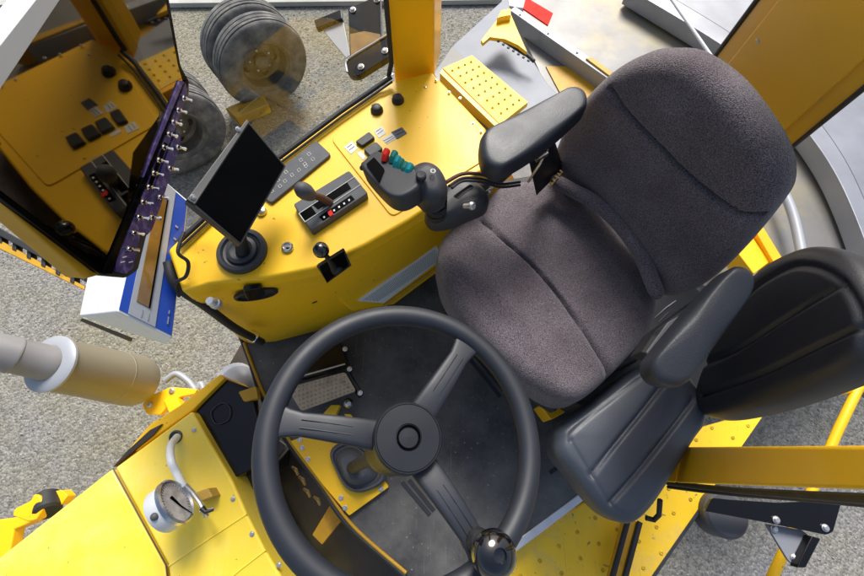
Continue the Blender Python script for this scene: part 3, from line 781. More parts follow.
mb = MB().pp(Zp(.09), [(298, 358), (340, 341), (348, 368), (290, 386)], .09)
mb.pp(Zp(.10), [(290, 385), (346, 366), (362, 392), (357, 397), (345, 372), (290, 390)], .05)
obj('pedal_box', mb, 'gloss', pd, bevel=.004)
mb = MB().tube([P(295, 378, .11), P(320, 371, .12), P(345, 364, .11)], .003, 8)
obj('pedal_spring', mb, 'zinc', pd)
bolts(pd, [P(x, y, .101) for x, y in ((345, 349), (349.5, 369), (360, 393))], Z, .0065)
obj('pivot', MB().lathe(P(348, 403, .06), (.3, -.2, 1), [(.016, 0), (.016, .02), (.012, .026), (.007, .03)], 20), 'steel', pd)
mb = MB().pp(Zp(.05), [(322, 415), (331, 405), (340, 405), (336, 414), (325, 420)], .03, r=1)
mb.pp(Zp(.04), [(344, 414), (350, 414), (360, 424), (352, 426)], .03)
obj('yellow_clamp', mb, 'yellow', pd, bevel=.002)

# ================================================================== OPERATOR SEAT
SC = Pl((480, 200, .50), (470, 330, .53), (620, 330, .50))
seat = thing('operator_seat', P(560, 300, 0), 'wide grey purple cloth operator seat with two black armrests', 'seat')
cpx = [(436, 258), (441, 240), (462, 218), (488, 197), (506, 187), (530, 184), (566, 190), (604, 212), (640, 254), (656, 290), (657, 318), (648, 340), (618, 374), (592, 398), (574, 407), (552, 403), (520, 382), (476, 344), (446, 300), (438, 276)]
seams = [([(482, 222), (506, 244), (532, 268), (556, 296), (578, 326), (596, 352), (612, 376)], 0.0045, .017),
         ([(456, 262), (500, 300), (540, 350), (560, 396)], .028, -.006)]
cpx = [(x + 3, y - 7) for x, y in cpx]
obj('seat_cushion', cushion(cpx, SC, .10, .036, .014, seams), 'cloth', seat, ang=80)
# lumbar roll between cushion and back
LP = Pl((556, 186, .56), (600, 190, .60), (660, 290, .56))
obj('lumbar_roll', MB().tube([LP.at(p.x + 2, p.y - 1, -.010) for p in spline([(548, 178), (568, 190), (594, 204), (618, 226), (638, 254), (650, 282), (657, 300)], 8)],
    [.005, .010, .013, .015, .017] + [.018]*39 + [.017, .015, .013, .009, .005], 20), 'cloth', seat)
BP = Pl((575, 185, .58), (668, 290, .58), (720, 62, 1.0))
bpx = [(553, 166), (560, 142), (575, 110), (610, 72), (642, 53), (668, 49), (700, 54), (740, 82), (775, 126), (792, 158), (795, 186), (784, 208), (750, 250), (715, 284), (690, 297), (668, 296), (655, 284), (642, 254), (620, 224), (592, 200), (562, 184)]
tr = lambda L: [(660 + (x - 674)*.95, 178 + (y - 173)*.98) for x, y in L]
bpx = tr(bpx)
seams = [([(622, 82), (640, 106), (676, 142), (712, 176), (752, 206), (774, 214)], .0045, .018), ([(580, 150), (620, 190), (660, 230), (690, 276)], .03, -.004)]
seams = [(tr(a_), b_, c_) for a_, b_, c_ in seams]
obj('backrest', cushion(bpx, BP, .075, .038, .006, seams, off=-.03, taper=.14), 'cloth', seat, ang=80)
AL = Zp(.80)
apx = [(480, 142), (484, 130), (500, 120), (556, 92), (574, 84), (586, 88), (589, 100), (580, 112), (545, 142), (510, 164), (496, 168), (484, 160)]
obj('armrest', cushion(apx, AL, .042, .016, .004, N=6, rings=16), 'armrest', seat, ang=80)
AR = Pl((655, 365, .80), (682, 385, .80), (745, 275, .84))
apx = [(651, 366), (660, 350), (700, 302), (730, 270), (744, 264), (756, 272), (757, 286), (745, 308), (700, 370), (684, 386), (668, 386), (656, 380)]
obj('armrest', cushion(apx, AR, .055, .016, .004, N=6, rings=16), 'armrest', seat, ang=80)
# armrest brackets
mb = MB().slab([P(526, 150, .72), P(548, 138, .72), P(560, 172, .55), P(536, 196, .55)], Vector((.02, .03, -.02)))
mb.tube([P(520, 158, .74), P(500, 178, .66), P(478, 190, .62)], [.014, .013, .012], 12)
obj('armrest_bracket', mb, 'plastic', seat, bevel=.003)
mb = MB().slab([P(533, 152, .745), P(545, 146, .745), P(549, 153, .74), P(537, 160, .74)], Vector((0, 0, -.01)))
mb.tube([P(549, 146, .72), P(540, 164, .68), P(528, 182, .62)], .0035, 8)
mb.tube([P(488, 171, .70), P(505, 175, .70), P(520, 165, .72)], .004, 8)
mb.tube([P(490, 188, .64), P(500, 180, .66), P(508, 172, .68)], .005, 8)
obj('adjuster', mb, 'steel', seat, bevel=.001)
mb = MB().slab([P(640, 352, .70), P(654, 330, .68), P(700, 296, .68), P(716, 300, .70), P(672, 360, .74)], Vector((0, 0, -.05)))
obj('armrest_bracket', mb, 'plastic', seat, bevel=.004)
mb = MB().slab([P(646, 352, .715), P(668, 322, .715), P(682, 314, .715), P(686, 320, .715), P(664, 346, .715), P(650, 358, .715)], Vector((0, 0, -.006)))
obj('seat_belt', mb, 'grey_plastic', seat, bevel=.002)
mb = MB().tube([P(655, 318, .71), P(666, 308, .72), P(676, 301, .72)], .0022, 8)
mb.tube([P(659, 322, .71), P(669, 312, .72)], .0018, 8)
obj('belt_spring', mb, 'dark_grey', seat)
mb = MB().pp(Zp(.36), [(470, 240), (530, 215), (640, 300), (640, 360), (575, 395), (500, 330)], .30)
mb.pp(Zp(.10), [(460, 250), (530, 215), (640, 300), (625, 390), (572, 410), (490, 340)], .09)
mb.pp(Zp(.30), [(500, 180), (560, 170), (640, 230), (700, 290), (730, 330), (725, 405), (700, 420), (600, 412), (575, 405)], .2)  # broad dark sheet added to darken the space between the seats
obj('seat_base', mb, 'rubber', seat, bevel=.01)
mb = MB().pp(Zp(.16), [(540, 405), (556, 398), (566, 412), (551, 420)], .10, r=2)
obj('base_bracket', mb, 'yellow_shade', seat, bevel=.003)
mb = MB().pp(Zp(.42), [(452, 300), (460, 292), (520, 370), (560, 405), (556, 412), (508, 382)], .05)
obj('seat_pan', mb, 'rubber', seat, bevel=.006)
mb = MB()
for i in range(5):
    p = P(549 + i*2.5, 187 - i*3, .57); mb.tube([p, p + Vector((.008, .004, .006)), p + Vector((.004, .014, 0))], .0025, 6)
obj('torn_foam', mb, 'brass', seat)

# ================================================================== JOYSTICK
js = thing('joystick', P(437, 215, .6), 'black multi button joystick with teal switches on a pod beside the seat', 'joystick')
mb = MB(); PZ = Zp(.70)
obj('pod', cushion([(424, 209), (431, 196), (446, 182), (464, 174), (480, 180), (490, 191), (487, 203), (470, 211), (450, 219), (432, 220)], Zp(.70), .045, .026, .006, N=6, rings=18), 'dark_grey', js, ang=80)
obj('pod_slot', MB().pp(Zp(.7065), [(453, 196), (470, 184), (474, 186), (458, 199)], .006, r=1.5), 'screen_black', js)
mb = MB()
for i in range(4):
    p = P(436 + i*.3, 213 - i*4.5, .72 + i*.018)
    mb.lathe(p, Z, [(.021 - i*.0012, -.008), (.0235 - i*.0012, 0), (.021 - i*.0012, .008)], 24)
obj('bellows', mb, 'rubber', js)
for i in range(3):
    obj('boot_ring', MB().lathe(P(436.5, 205 - i*4, .765 + i*.013), Z, [(.019, -.003), (.0215, 0), (.019, .003)], 24), 'gloss', js)
obj('collar', MB().lathe(P(434, 200, .78), Z, [(.021, -.008), (.0225, -.004), (.0225, .004), (.018, .008)], 28), 'gloss', js)
obj('neck', MB().tube([P(436, 203, .78), P(437, 196, .80), P(437, 188, .82)], [.018, .017, .018], 24), 'dark_grey', js)
GPl = Pl((410, 175, .855), (445, 180, .845), (430, 160, .855))
obj('grip', cushion([(403, 176), (412, 163), (425, 157), (438, 161), (447, 173), (450, 188), (444, 199), (430, 201), (420, 193), (408, 190)], GPl, .055, .026, .004, N=6, rings=24), 'dark_grey', js, ang=80)
JP = Pl((366, 164, .83), (378, 152, .83), (402, 192, .85))
hd = obj('head', cushion([(361, 166), (364, 159), (375, 150.5), (386, 154), (404, 163), (417, 170), (420, 184), (406, 195), (393, 196.5), (380, 188)], JP, .04, .006, .001, N=6, rings=14, off=.006), 'dark_grey', js, ang=80)
obj('head_window', MB().pp(JP, [(366, 164), (374, 157), (384.5, 169), (379, 182)], .003, off=.0105, r=1.2), 'screen_black', hd)
mb = MB()
obj('side_button', MB().lathe(P(363, 168, .82), (-.7, -.3, .6), [(.005, -.01), (.005, .004), (.003, .006)], 14), 'plastic', hd)
bs = [((386, 151), 'red', .0052), ((394, 153), 'teal_green', .0052), ((397.5, 158), 'teal', .005), ((401, 160.5), 'teal_green', .0044), ((405, 164), 'teal_green', .0048), ((409.5, 166), 'teal', .006)]
jx = (P(402, 150, .85) - P(395, 163, .85)).normalized()
for (x, y), m_, r_ in bs:
    r_ *= 1.35
    p = P(x, y, .858)
    obj('thumb_switch', MB().tube([p - jx*.012 - Z*.014, p - jx*.004 - Z*.006, p + jx*.004 - Z*.004, p + jx*.008 - Z*.009], [r_*.9, r_, r_*.95, r_*.5], 12), m_, hd)
obj('round_button', MB().lathe(P(421, 176, .864), Z, [(.0095, -.004), (.0095, .003), (.007, .005), (.001, .0045)], 20), 'rubber', js)
mb = MB(); cc = P(433, 171, .862)
mb.tube([cc + Vector((math.cos(a)*.004, math.sin(a)*.004, 0)) for a in [i*math.pi/8 for i in range(16)]], .0012, 6, closed=True)
obj('round_mark', mb, 'sticker', js)
mb = MB().tube([P(p.x, p.y, p.z) for p in spline([(446, 182, .76), (462, 174, .74), (480, 174, .72), (492, 178, .70)], 6)], .004, 8)
obj('cable', mb, 'brown', js)
for k_ in range(2):
    obj('cable', MB().tube([P(p.x, p.y, p.z) for p in spline([(449 + k_*3, 186 + k_*2, .765), (463, 178 + k_*3, .745), (482, 179 + k_*3, .725), (500, 184 + k_*3, .70), (520, 182 + k_*3, .68)], 6)], .003, 8), 'rubber', js)
mb = MB().lathe(P(468, 206, .72), (.5, -.3, .5), [(.006, -.01), (.006, .008), (.009, .009), (.009, .014), (.006, .017)], 14)
obj('pod_screw', mb, 'zinc', js)
obj('pod_screw', MB().lathe(P(489, 191, .70), (.3, -.2, .8), [(.005, -.01), (.005, .004), (.003, .006)], 12), 'zinc', js)

# ================================================================== LEATHER PASSENGER SEAT
PS = Pl((570, 430, .44), (690, 390, .43), (640, 510, .44))
ps = thing('passenger_seat', P(660, 430, 0), 'smaller black leather passenger seat with stitched lengthwise seams', 'seat')
cpx = [(556, 440), (562, 424), (600, 396), (640, 366), (668, 356), (690, 370), (706, 396), (710, 420), (698, 440), (668, 490), (648, 516), (632, 525), (614, 519), (598, 506), (574, 476), (558, 456)]
seams = [([(590, 475), (612, 446), (638, 414), (662, 384)], .0055, .008), ([(610, 502), (640, 466), (664, 436), (692, 400)], .0055, .008),
         ([(570, 440), (572, 432), (600, 408), (640, 378)], .005, .002), ([(570, 442), (590, 474), (612, 506), (634, 517), (652, 502)], .005, .002)]
obj('seat_cushion', cushion(cpx, PS, .08, .03, .012, seams), 'leather_grey', ps, ang=80)
PB = Pl((700, 410, .47), (735, 300, .60), (850, 300, .86))
bpx = [(694, 412), (690, 396), (704, 352), (726, 300), (752, 268), (780, 250), (806, 243), (834, 250), (858, 276), (874, 314), (870, 346), (846, 370), (808, 388), (760, 405), (716, 415)]
seams = [([(700, 366), (740, 350), (790, 318), (842, 284)], .0055, .008), ([(702, 396), (760, 376), (810, 352), (870, 322)], .0055, .008),
         ([(742, 302), (765, 282), (800, 266), (835, 276), (858, 310), (862, 350)], .006, .006)]
obj('backrest', cushion(bpx, PB, .065, .035, .008, seams, off=-.015, taper=.08), 'leather', ps, ang=80)
mb = MB().pp(Zp(.30), [(585, 440), (660, 370), (710, 400), (640, 500)], .28)
mb.slab([P(690, 400, .40), P(708, 412, .40), P(745, 412, .50), P(715, 392, .5)], Vector((0, 0, -.03)))
obj('seat_base', mb, 'plastic', ps, bevel=.008)
mb = MB().tube([P(660, 500, .40), P(659, 515, .38), P(654, 520, .36), P(646, 518, .36)], .006, 10)
obj('release_handle', mb, 'plastic', ps)

# ================================================================== HOOD
HZ = Zp(.10)
hd_ = thing('engine_hood', P(100, 560, GZ), 'bright yellow engine hood filling the lower left corner', 'hood')
dn = Vector((0, 0, -1.3))
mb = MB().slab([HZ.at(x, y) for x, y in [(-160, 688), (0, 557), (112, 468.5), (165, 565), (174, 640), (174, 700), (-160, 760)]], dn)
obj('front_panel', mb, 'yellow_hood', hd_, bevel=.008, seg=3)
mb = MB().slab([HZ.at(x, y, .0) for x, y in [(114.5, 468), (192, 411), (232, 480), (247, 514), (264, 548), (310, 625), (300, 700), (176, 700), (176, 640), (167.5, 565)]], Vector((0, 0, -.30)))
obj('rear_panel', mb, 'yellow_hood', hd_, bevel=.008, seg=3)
obj('panel_seam', MB().tube([HZ.at(113, 468.4, .001), HZ.at(166, 565, .001), HZ.at(175, 640, .001)], .002, 8), 'recess', hd_)
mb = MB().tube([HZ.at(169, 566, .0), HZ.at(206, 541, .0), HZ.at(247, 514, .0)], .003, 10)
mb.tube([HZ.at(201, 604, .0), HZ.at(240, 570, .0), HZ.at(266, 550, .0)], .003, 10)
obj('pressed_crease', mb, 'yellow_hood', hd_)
mb = MB().slab([HZ.at(x, y, -.02) for x, y in [(114, 466), (146, 443), (193, 410), (225, 378), (220, 374), (180, 405), (150, 424)]], Vector((0, 0, -.9)))
obj('side_ledge', mb, 'yellow', hd_, bevel=.004)
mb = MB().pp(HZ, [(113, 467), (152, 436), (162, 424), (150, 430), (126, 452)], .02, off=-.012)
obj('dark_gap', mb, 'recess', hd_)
o = obj('black_end_panel', MB().pp(Zp(.06), [(195, 408), (225, 379), (250, 388), (262, 436), (258, 466), (232, 479)], .6), 'gloss', hd_, bevel=.003)
mb = MB().tube([P(p.x, p.y, .066) for p in spline([(211, 412), (222, 403), (230, 408), (228, 420), (216, 424)], 6, True)], .0016, 8, closed=True)
obj('panel_catch', mb, 'dark_grey', o)
mb = MB().pp(Zp(.075), [(238, 392), (256, 386), (258, 398), (244, 402)], .03, r=2)
obj('end_bracket', mb, 'yellow_dim', hd_, bevel=.003)
bolts(hd_, [HZ.at(x, y, .001) for x, y in ((194, 430), (233, 499), (252, 534), (279, 565))], Z, .0055)
mb = MB().lathe(HZ.at(176, 437), Z, [(.020, -.01), (.020, .004), (.015, .008), (.012, .003), (.001, .003)], 24)
obj('hose_grommet', mb, 'grey_plastic', hd_)

# pressure gauge standing on the hood
gax = Vector((.82, .58, .10)).normalized()
gc = P(174.5, 502.5, .24)
pg = thing('pressure_gauge', gc, 'round grey faced pressure gauge with white case and white hose on the hood', 'gauge')
Rg = .060
obj('case', MB().lathe(gc, gax, [(Rg*.93, -.042), (Rg*.97, -.038), (Rg*.97, -.006), (Rg*1.0, -.004), (Rg*1.0, .0)], 56), 'white', pg)
obj('bezel', MB().lathe(gc, gax, [(Rg*1.0, -.006), (Rg*1.05, -.004), (Rg*1.05, .006), (Rg*.97, .010), (Rg*.93, .003), (Rg*.9, .002)], 56), 'steel', pg)
dl = obj('dial', MB().lathe(gc, gax, [(Rg*.92, .0), (Rg*.92, .004), (.001, .0045)], 48), 'dial', pg)
gx = (Vector((0, 1, 0)) - gax*gax.y).normalized(); gy = gax.cross(gx)
mb = MB()
for i in range(28):
    a = R(-135 + i*10) ; d = gx*math.cos(a) + gy*math.sin(a)
    mb.tube([gc + gax*.0052 + d*Rg*.74, gc + gax*.0052 + d*Rg*.85], .0007, 4)
obj('scale_mark', mb, 'grey_plastic', dl)
GP = Pl((174, 502, .24), (180, 502, .24), (174, 508, .24)); GP.o = gc; GP.n = gax
obj('needle', MB().tube([GP.at(171, 497, .007), GP.at(181, 506, .007), GP.at(192, 513, .007)], [.004, .002, .001], 8), 'screen_black', dl)
o = MB().ball(gc - gax*.022 + ((O - gc) - gax*(O - gc).dot(gax)).normalized()*Rg*.95, .010); obj('case_plug', o, 'grey_plastic', pg)
mb = MB().tube([P(p.x, p.y, p.z) for p in spline([(177, 437, .11), (171, 446, .17), (171, 460, .21), (176, 472, .2), (182, 484, .19), (187, 490, .17)], 8)], .0105, 14)
obj('hose', mb, 'hose', pg)
mb = MB().slab([P(192, 494, .15), P(208, 488, .15), P(213, 497, .15), P(197, 503, .15)], Vector((0, 0, -.06)))
obj('mounting_block', mb, 'wood', pg, bevel=.004)
mb = MB().tube([P(185, 485, .19), P(192, 492, .18), P(200, 503, .18), P(207, 517, .18)], .007, 10)
mb.tube([P(200, 512, .19), P(214, 509, .19)], .004, 8)
obj('valve', mb, 'zinc', pg, bevel=0)
obj('valve_handle', MB().tube([P(202, 508, .20), P(206, 512, .20), P(213, 510, .20)], [.008, .006, .004], 10), 'plastic', pg)

# ================================================================== EXHAUST STACK
e0 = P(137, 381, -.30); ex = thing('exhaust_stack', e0, 'fat brown grey muffler with white collar and thinner pipe at left', 'exhaust')
e1 = P(52, 364, .06); axs = (e1 - e0)
L1 = axs.length; axn = axs.normalized()
obj('muffler', MB().lathe(e0, axn, [(.07, -.03), (.092, -.018), (.103, .01), (.104, .04), (.094, L1*.6), (.088, L1)], 48), 'muffler', ex)
obj('collar', MB().lathe(e1, axn, [(.088, -.004), (.096, .0), (.096, .008), (.088, .014), (.06, .02)], 48), 'light_metal', ex)
obj('weld_band', MB().lathe(e0, axn, [(.0985, L1*.30), (.1005, L1*.30 + .003), (.1005, L1*.30 + .010), (.098, L1*.30 + .013)], 48), 'muffler', ex)
e2 = P(-60, 338, .30)
obj('pipe', MB().lathe(e1, (e2 - e1), [(.062, 0), (.062, .02), (.058, .03), (.056, .10), (.059, .103), (.059, .11), (.056, .115), (.052, .6)], 40), 'muffler_dark', ex)

# yellow bracket and lamp by the exhaust
BZ = Zp(-.35)
br = thing('mounting_bracket', P(172, 398, -.5), 'folded yellow steel bracket between the muffler and the hood', 'bracket')
obj('plate', MB().pp(BZ, [(142, 405), (147, 397), (170, 387), (197, 389), (195, 394), (180, 397), (168, 406), (160, 415), (146, 414)], .03, r=2), 'yellow', br, bevel=.004)
obj('leg', MB().slab([P(163, 400, -.34), P(176, 396, -.34), P(184, 412, -.25), P(172, 420, -.25)], Vector((0, 0, -.06))), 'yellow', br, bevel=.004)
bolts(br, [P(150, 405, -.349), P(172, 391, -.349)], Z, .010)
lm = thing('work_lamp', P(236, 378, -.2), 'white domed work lamp just behind the black end of the hood', 'lamp')
obj('lens', MB().ball(P(238, 384, -.15), .07, sz=.6), 'light_metal', lm)
obj('housing', MB().lathe(P(238, 384, -.2), Z, [(.06, -.08), (.075, -.02), (.078, .03), (.07, .045)], 28), 'aluminium', lm)
mb = MB().tube([P(p.x, p.y, -.42) for p in spline([(165, 381), (176, 374), (188, 381), (196, 390), (201, 384), (205, 396)], 8)], .014, 12)
props(obj('clear_hose', mb, 'light_metal'), 'pale looped hose behind the yellow bracket', 'hose')

# yellow linkage bottom left
yl = thing('lifting_linkage', P(20, 520, -.8), 'yellow lifting linkage with black roller beyond the hood edge', 'linkage')
LZ = Zp(-.6)
obj('arm', MB().pp(LZ, [(-20, 522), (12, 518), (30, 515), (34, 522), (14, 530), (8, 560), (-20, 590)], .06), 'yellow', yl, bevel=.008)
obj('lug', MB().pp(Zp(-.5), [(12, 516), (14, 509), (30, 501), (34, 494), (40, 496), (44, 508), (36, 520), (28, 522)], .05, r=2), 'yellow', yl, bevel=.006)
obj('roller', MB().lathe(P(47, 504, -.55), (.5, -.6, .3), [(.04, -.045), (.05, -.035), (.05, .035), (.04, .045)], 28), 'rubber', yl)
obj('lug', MB().pp(Zp(-.55), [(50, 492), (62, 490), (68, 496), (60, 506), (54, 500)], .05, r=2), 'yellow', yl, bevel=.006)

# slotted rail at left
sr = thing('slotted_rail', P(40, 262, -.4), 'yellow and black slotted rail beyond the dark screen', 'rail')
RZ = Zp(-.35)
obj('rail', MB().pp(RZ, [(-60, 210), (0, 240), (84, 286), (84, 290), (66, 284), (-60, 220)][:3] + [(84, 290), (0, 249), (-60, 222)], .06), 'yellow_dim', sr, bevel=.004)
obj('rail', MB().pp(Zp(-.33), [(-60, 196), (0, 228), (84, 276), (84, 281), (0, 236), (-60, 204)], .05), 'rubber', sr, bevel=.004)
for k in range(6):
    x = -2 + k*14.5; y = 238 + k*8.1
    obj('crosspiece', MB().pp(Zp(-.345), [(x, y - 6), (x + 4, y - 4), (x + 3, y + 5), (x - 1, y + 3)], .04), 'rubber', sr, bevel=.003)

# ================================================================== WHEELS
trl = thing('parked_trailer', P(225, 90, GZ), 'dusty dual wheeled trailer standing beyond the side window', 'trailer')
def make_wheel(t, C, axh, Rr, wd):
    axh = axh.normalized()
    for k in range(2):
        c = C - axh*(wd*1.12*k)
        w = wd/2
        prof = [(Rr*.56, w*.80), (Rr*.60, w*.93), (Rr*.72, w*1.0), (Rr*.76, w*.985), (Rr*.77, w*1.0), (Rr*.86, w*.96), (Rr*.95, w*.84), (Rr*.985, w*.66), (Rr*.985, w*.60), (Rr*.965, w*.58), (Rr*.965, w*.53), (Rr, w*.50), (Rr, w*.26), (Rr*.975, w*.24), (Rr*.975, w*.18), (Rr, w*.16), (Rr, -w*.16), (Rr*.975, -w*.18), (Rr*.975, -w*.24), (Rr, -w*.26), (Rr, -w*.55), (Rr*.95, -w*.84), (Rr*.86, -w*.96), (Rr*.6, -w*.93), (Rr*.56, -w*.8)]
        ty = obj('tyre', MB().lathe(c, axh, prof[::-1] + [prof[-1]], 64, cap=False), 'tyre', t, ang=40)
        mb = MB().lathe(c, axh, [(Rr*.50, -w*.8), (Rr*.57, w*.80), (Rr*.58, w*.88), (Rr*.555, w*.9), (Rr*.53, w*.72), (Rr*.50, w*.6), (Rr*.485, -w*.45), (Rr*.40, -w*.55), (Rr*.28, -w*.35), (Rr*.20, -w*.3), (Rr*.001, -w*.3)], 48)
        x = (Z - axh*axh.z).normalized(); y = axh.cross(x)
        if k == 0:
            mb.cur = 1
            for i in range(5):
                a = 2*math.pi*(i + .5)/5; p = c - axh*(w*.47) + (x*math.cos(a) + y*math.sin(a))*Rr*.345
                mb.lathe(p, axh, [(Rr*.075, 0), (Rr*.075, w*.02), (Rr*.02, w*.021)], 16)
            mb.cur = 0
        rim = obj('rim', mb, ['rim', 'rim_dark'], ty)
        if k == 0:
            obj('hub', MB().lathe(c, axh, [(Rr*.17, -w*.4), (Rr*.16, w*.15), (Rr*.12, w*.3), (Rr*.07, w*.4), (Rr*.001, w*.42)], 28), 'rim', ty)
            for i in range(5):
                a = 2*math.pi*i/5; p = c - axh*(w*.33) + (x*math.cos(a) + y*math.sin(a))*Rr*.24
                obj('wheel_nut', MB().lathe(p, axh, [(Rr*.028, 0), (Rr*.028, w*.12), (Rr*.016, w*.14)], 8), 'zinc', ty)
wax = Vector((.60, -.80, 0))
make_wheel(trl, P(262, 62, -1.24), wax, .395, .21)
make_wheel(trl, P(174, 130, -1.30), wax, .40, .21)
mb = MB().pp(Zp(-1.45), [(225, 108), (262, 92), (268, 104), (236, 118)], .1)
obj('frame_member', mb, 'yellow_dim', trl, bevel=.01)

# ================================================================== LAMP BRACKET OUTSIDE WINDOW (top centre)
mbk = thing('mirror_bracket', P(360, 50, .5), 'steel mirror bracket with two bolts outside the side window', 'bracket')
BK = Pl((315, 22, .48), (349, 57, .48), (382, 20, .52))
obj('light_plate', MB().pp(BK, [(316, 22), (342, 14), (350, 55), (346, 58)], .006), 'light_metal', mbk, bevel=.002)
obj('flange', MB().pp(BK, [(314, 20), (341, 9), (342, 18), (316, 28)], .02, off=.014), 'gloss', mbk, bevel=.002)
obj('dark_plate', MB().pp(BK, [(348, 8), (381, -6), (382, 38), (350, 56)], .008, off=.002), 'gloss', mbk, bevel=.002)
obj('amber_strip', MB().pp(BK, [(350, 34), (364, 31), (380, 34), (381, 39), (351, 56)], .004, off=.006), 'amber', mbk)
lk = obj('link_bar', MB().pp(BK, [(344, 66), (347, 58), (392, 30), (398, 26), (398, 44), (390, 56), (358, 76), (349, 76)], .022, off=.024, r=4), 'gloss', mbk, bevel=.004)
obj('link_rim', MB().tube([BK.at(p.x, p.y, .026) for p in spline([(347, 72), (346, 62), (354, 55), (374, 43), (392, 31), (396, 24)], 6)], .0035, 8), 'chrome', mbk)
bolts(mbk, [BK.at(361, 67, .025), BK.at(385, 51, .025), BK.at(353, 10, .004), BK.at(377, 0, .004)], BK.n, .0085)

# ================================================================== REAR: FENDER, STEP, BED
fd = thing('rear_fender', P(490, 70, -.4), 'blue grey sheet metal fender behind the side window pillar', 'fender')
FZ = Pl((432, 75, -.2), (512, -4, -.3), (600, 150, -.1))
obj('fender_sheet', MB().pp(FZ, [(432, 74), (454, 44), (508, -5), (511, 14), (528, 52), (548, 84), (575, 110), (560, 190), (500, 150)], .02), 'fender', fd, bevel=.006)
obj('side_sheet', MB().pp(FZ, [(434, 74), (452, 46), (470, 62), (478, 110), (500, 140), (480, 140)], .01, off=.006), 'grey_metal', fd, bevel=.002)
wf = obj('tyre', MB().tube([P(p.x, p.y, -.11) for p in spline([(486, 37), (500, 38), (514, 46), (526, 54), (534, 61)], 6)], [.010]*8 + [.013]*10 + [.010]*7, 16), 'rubber', fd)
mb = MB()
for i in range(7):
    p = P(498 + i*5, 43.5 + i*3.2, -.11) + Z*.014; mb.box(p, Vector((.6, .8, 0)), Vector((-.8, .6, 0)), Z, .010, .012, .008)
obj('tread_block', mb, 'tyre', wf)
gst = thing('yellow_gusset', P(505, 40, -.1), 'bright yellow triangular gusset plate near the top edge', 'gusset')
obj('plate', MB().pp(Zp(-.08), [(481, 40), (498, 18), (505, 12), (511, 14), (527, 52), (518, 45), (505, 39), (490, 37), (483, 43)], .02), 'yellow', gst, bevel=.002)
obj('edge_lip', MB().pp(Zp(-.05), [(497, 18), (501, 10), (511, 8), (511, 15), (504, 16)], .04), 'yellow_tread', gst, bevel=.003)
stp = thing('step_plate', P(485, 85, -.1), 'yellow studded step plate sloping between fender and console', 'step')
SZ = Zp(-.08)
def dimples(mb, pl, quad, nu, nv, r, h, inside=None):
    mb.cur = 1
    q = [pl.at(x, y, .0) for x, y in quad]
    for i in range(nu):
        for j in range(nv):
            u = (i + .5 + .25*(j % 2))/nu; v = (j + .5)/nv
            p = bil(q, min(u, .97), v)
            mb.lathe(p, pl.n, [(r, 0), (r*.9, h*.6), (r*.62, h), (r*.45, h*.2), (.0003, h*.1)], 10)
    mb.cur = 0
M['stud'] = mat('stud_shade', (0.62, 0.42, 0.02), .6, var=.2)  # darker yellow that paints shading onto the studs
sq = [(443, 68), (472, 55), (528, 102), (500, 124)]
mb = MB().pp(SZ, sq, .03); dimples(mb, SZ, [(446, 69), (471, 58), (524, 102), (500, 120)], 4, 8, .0065, .004)
obj('tread', mb, ['yellow_tread', 'stud'], stp, bevel=0)
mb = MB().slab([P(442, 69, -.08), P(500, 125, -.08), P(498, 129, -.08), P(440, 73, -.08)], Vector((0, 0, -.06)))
obj('front_lip', mb, 'yellow_shade', stp)

bed = thing('truck_bed', P(660, 120, -.6), 'dull grey metal truck bed with pale rails behind the seats', 'truck bed')
DZ = Zp(-.40)
obj('bed_panel', MB().pp(DZ, [(509, 5), (512, -40), (680, -60), (900, 120), (900, 420), (740, 300), (640, 260), (546, 86)], .03), 'sheet', bed, bevel=.004)
tt = obj('side_rail', MB().slab([P(x, y, -.30) for x, y in ((510, 10), (515, 6), (660, 104), (650, 108))], Vector((0, 0, -.10))), 'light_metal', bed, bevel=.004)
obj('yellow_strip', MB().slab([P(x, y, -.29) for x, y in ((586, 58), (592, 57), (668, 112), (660, 113))], Vector((0, 0, -.10))), 'yellow_dim', bed, bevel=.003)
mb = MB().slab([P(x, y, -.392) for x, y in ((546, 66), (585, 66), (640, 104), (600, 112), (562, 96))], Vector((0, 0, -.02)))
obj('tread_patch', mb, 'yellow_dim', bed)
obj('front_sheet', MB().slab([P(x, y, -.32) for x, y in ((500, 4), (524, 8), (655, 98), (520, 10), (509, 6))][:2] + [P(524, -10, -.32), P(508, -10, -.32)], Vector((0, 0, -.05))), 'white', bed, bevel=.002)
obj('white_tape', MB().slab([P(x, y, -.33) for x, y in ((507, -4), (524, -4), (524, 8), (513, 4))], Vector((0, 0, -.01))), 'white', bed)
obj('red_tape', MB().slab([P(x, y, -.315) for x, y in ((526, -3), (553, 13), (548, 25), (523, 8))], Vector((0, 0, -.01))), 'red', bed)
mb = MB()
rails = [(628, -12), (722, 45), (760, 78), (806, 130), (838, 178), (864, 238), (880, 290)]
pts = [P(p.x, p.y, -.28) for p in spline(rails, 6)]
pts2 = [P(p.x + 12, p.y - 10, -.28) for p in spline(rails, 6)]
n = len(pts); vs = pts + pts2 + [p - Z*.1 for p in pts] + [p - Z*.1 for p in pts2]; fs = []
for i in range(n - 1):
    fs += [(i, i + 1, n + i + 1, n + i), (2*n + i, 3*n + i, 3*n + i + 1, 2*n + i + 1), (i, 2*n + i, 2*n + i + 1, i + 1), (n + i, n + i + 1, 3*n + i + 1, 3*n + i)]
mb.add(vs, fs); obj('top_rail', mb, 'pale_sheet', bed, bevel=.004)
mb = MB(); pts3 = [P(p.x + 12, p.y - 10, -.33) for p in spline(rails, 6)]; far = [P(p.x + 190, p.y - 150, -.33) for p in spline(rails, 6)]
mb.add(pts3 + far, [(i, i + 1, n + i + 1, n + i) for i in range(n - 1)]); obj('outer_sheet', mb, 'pale_sheet', bed)
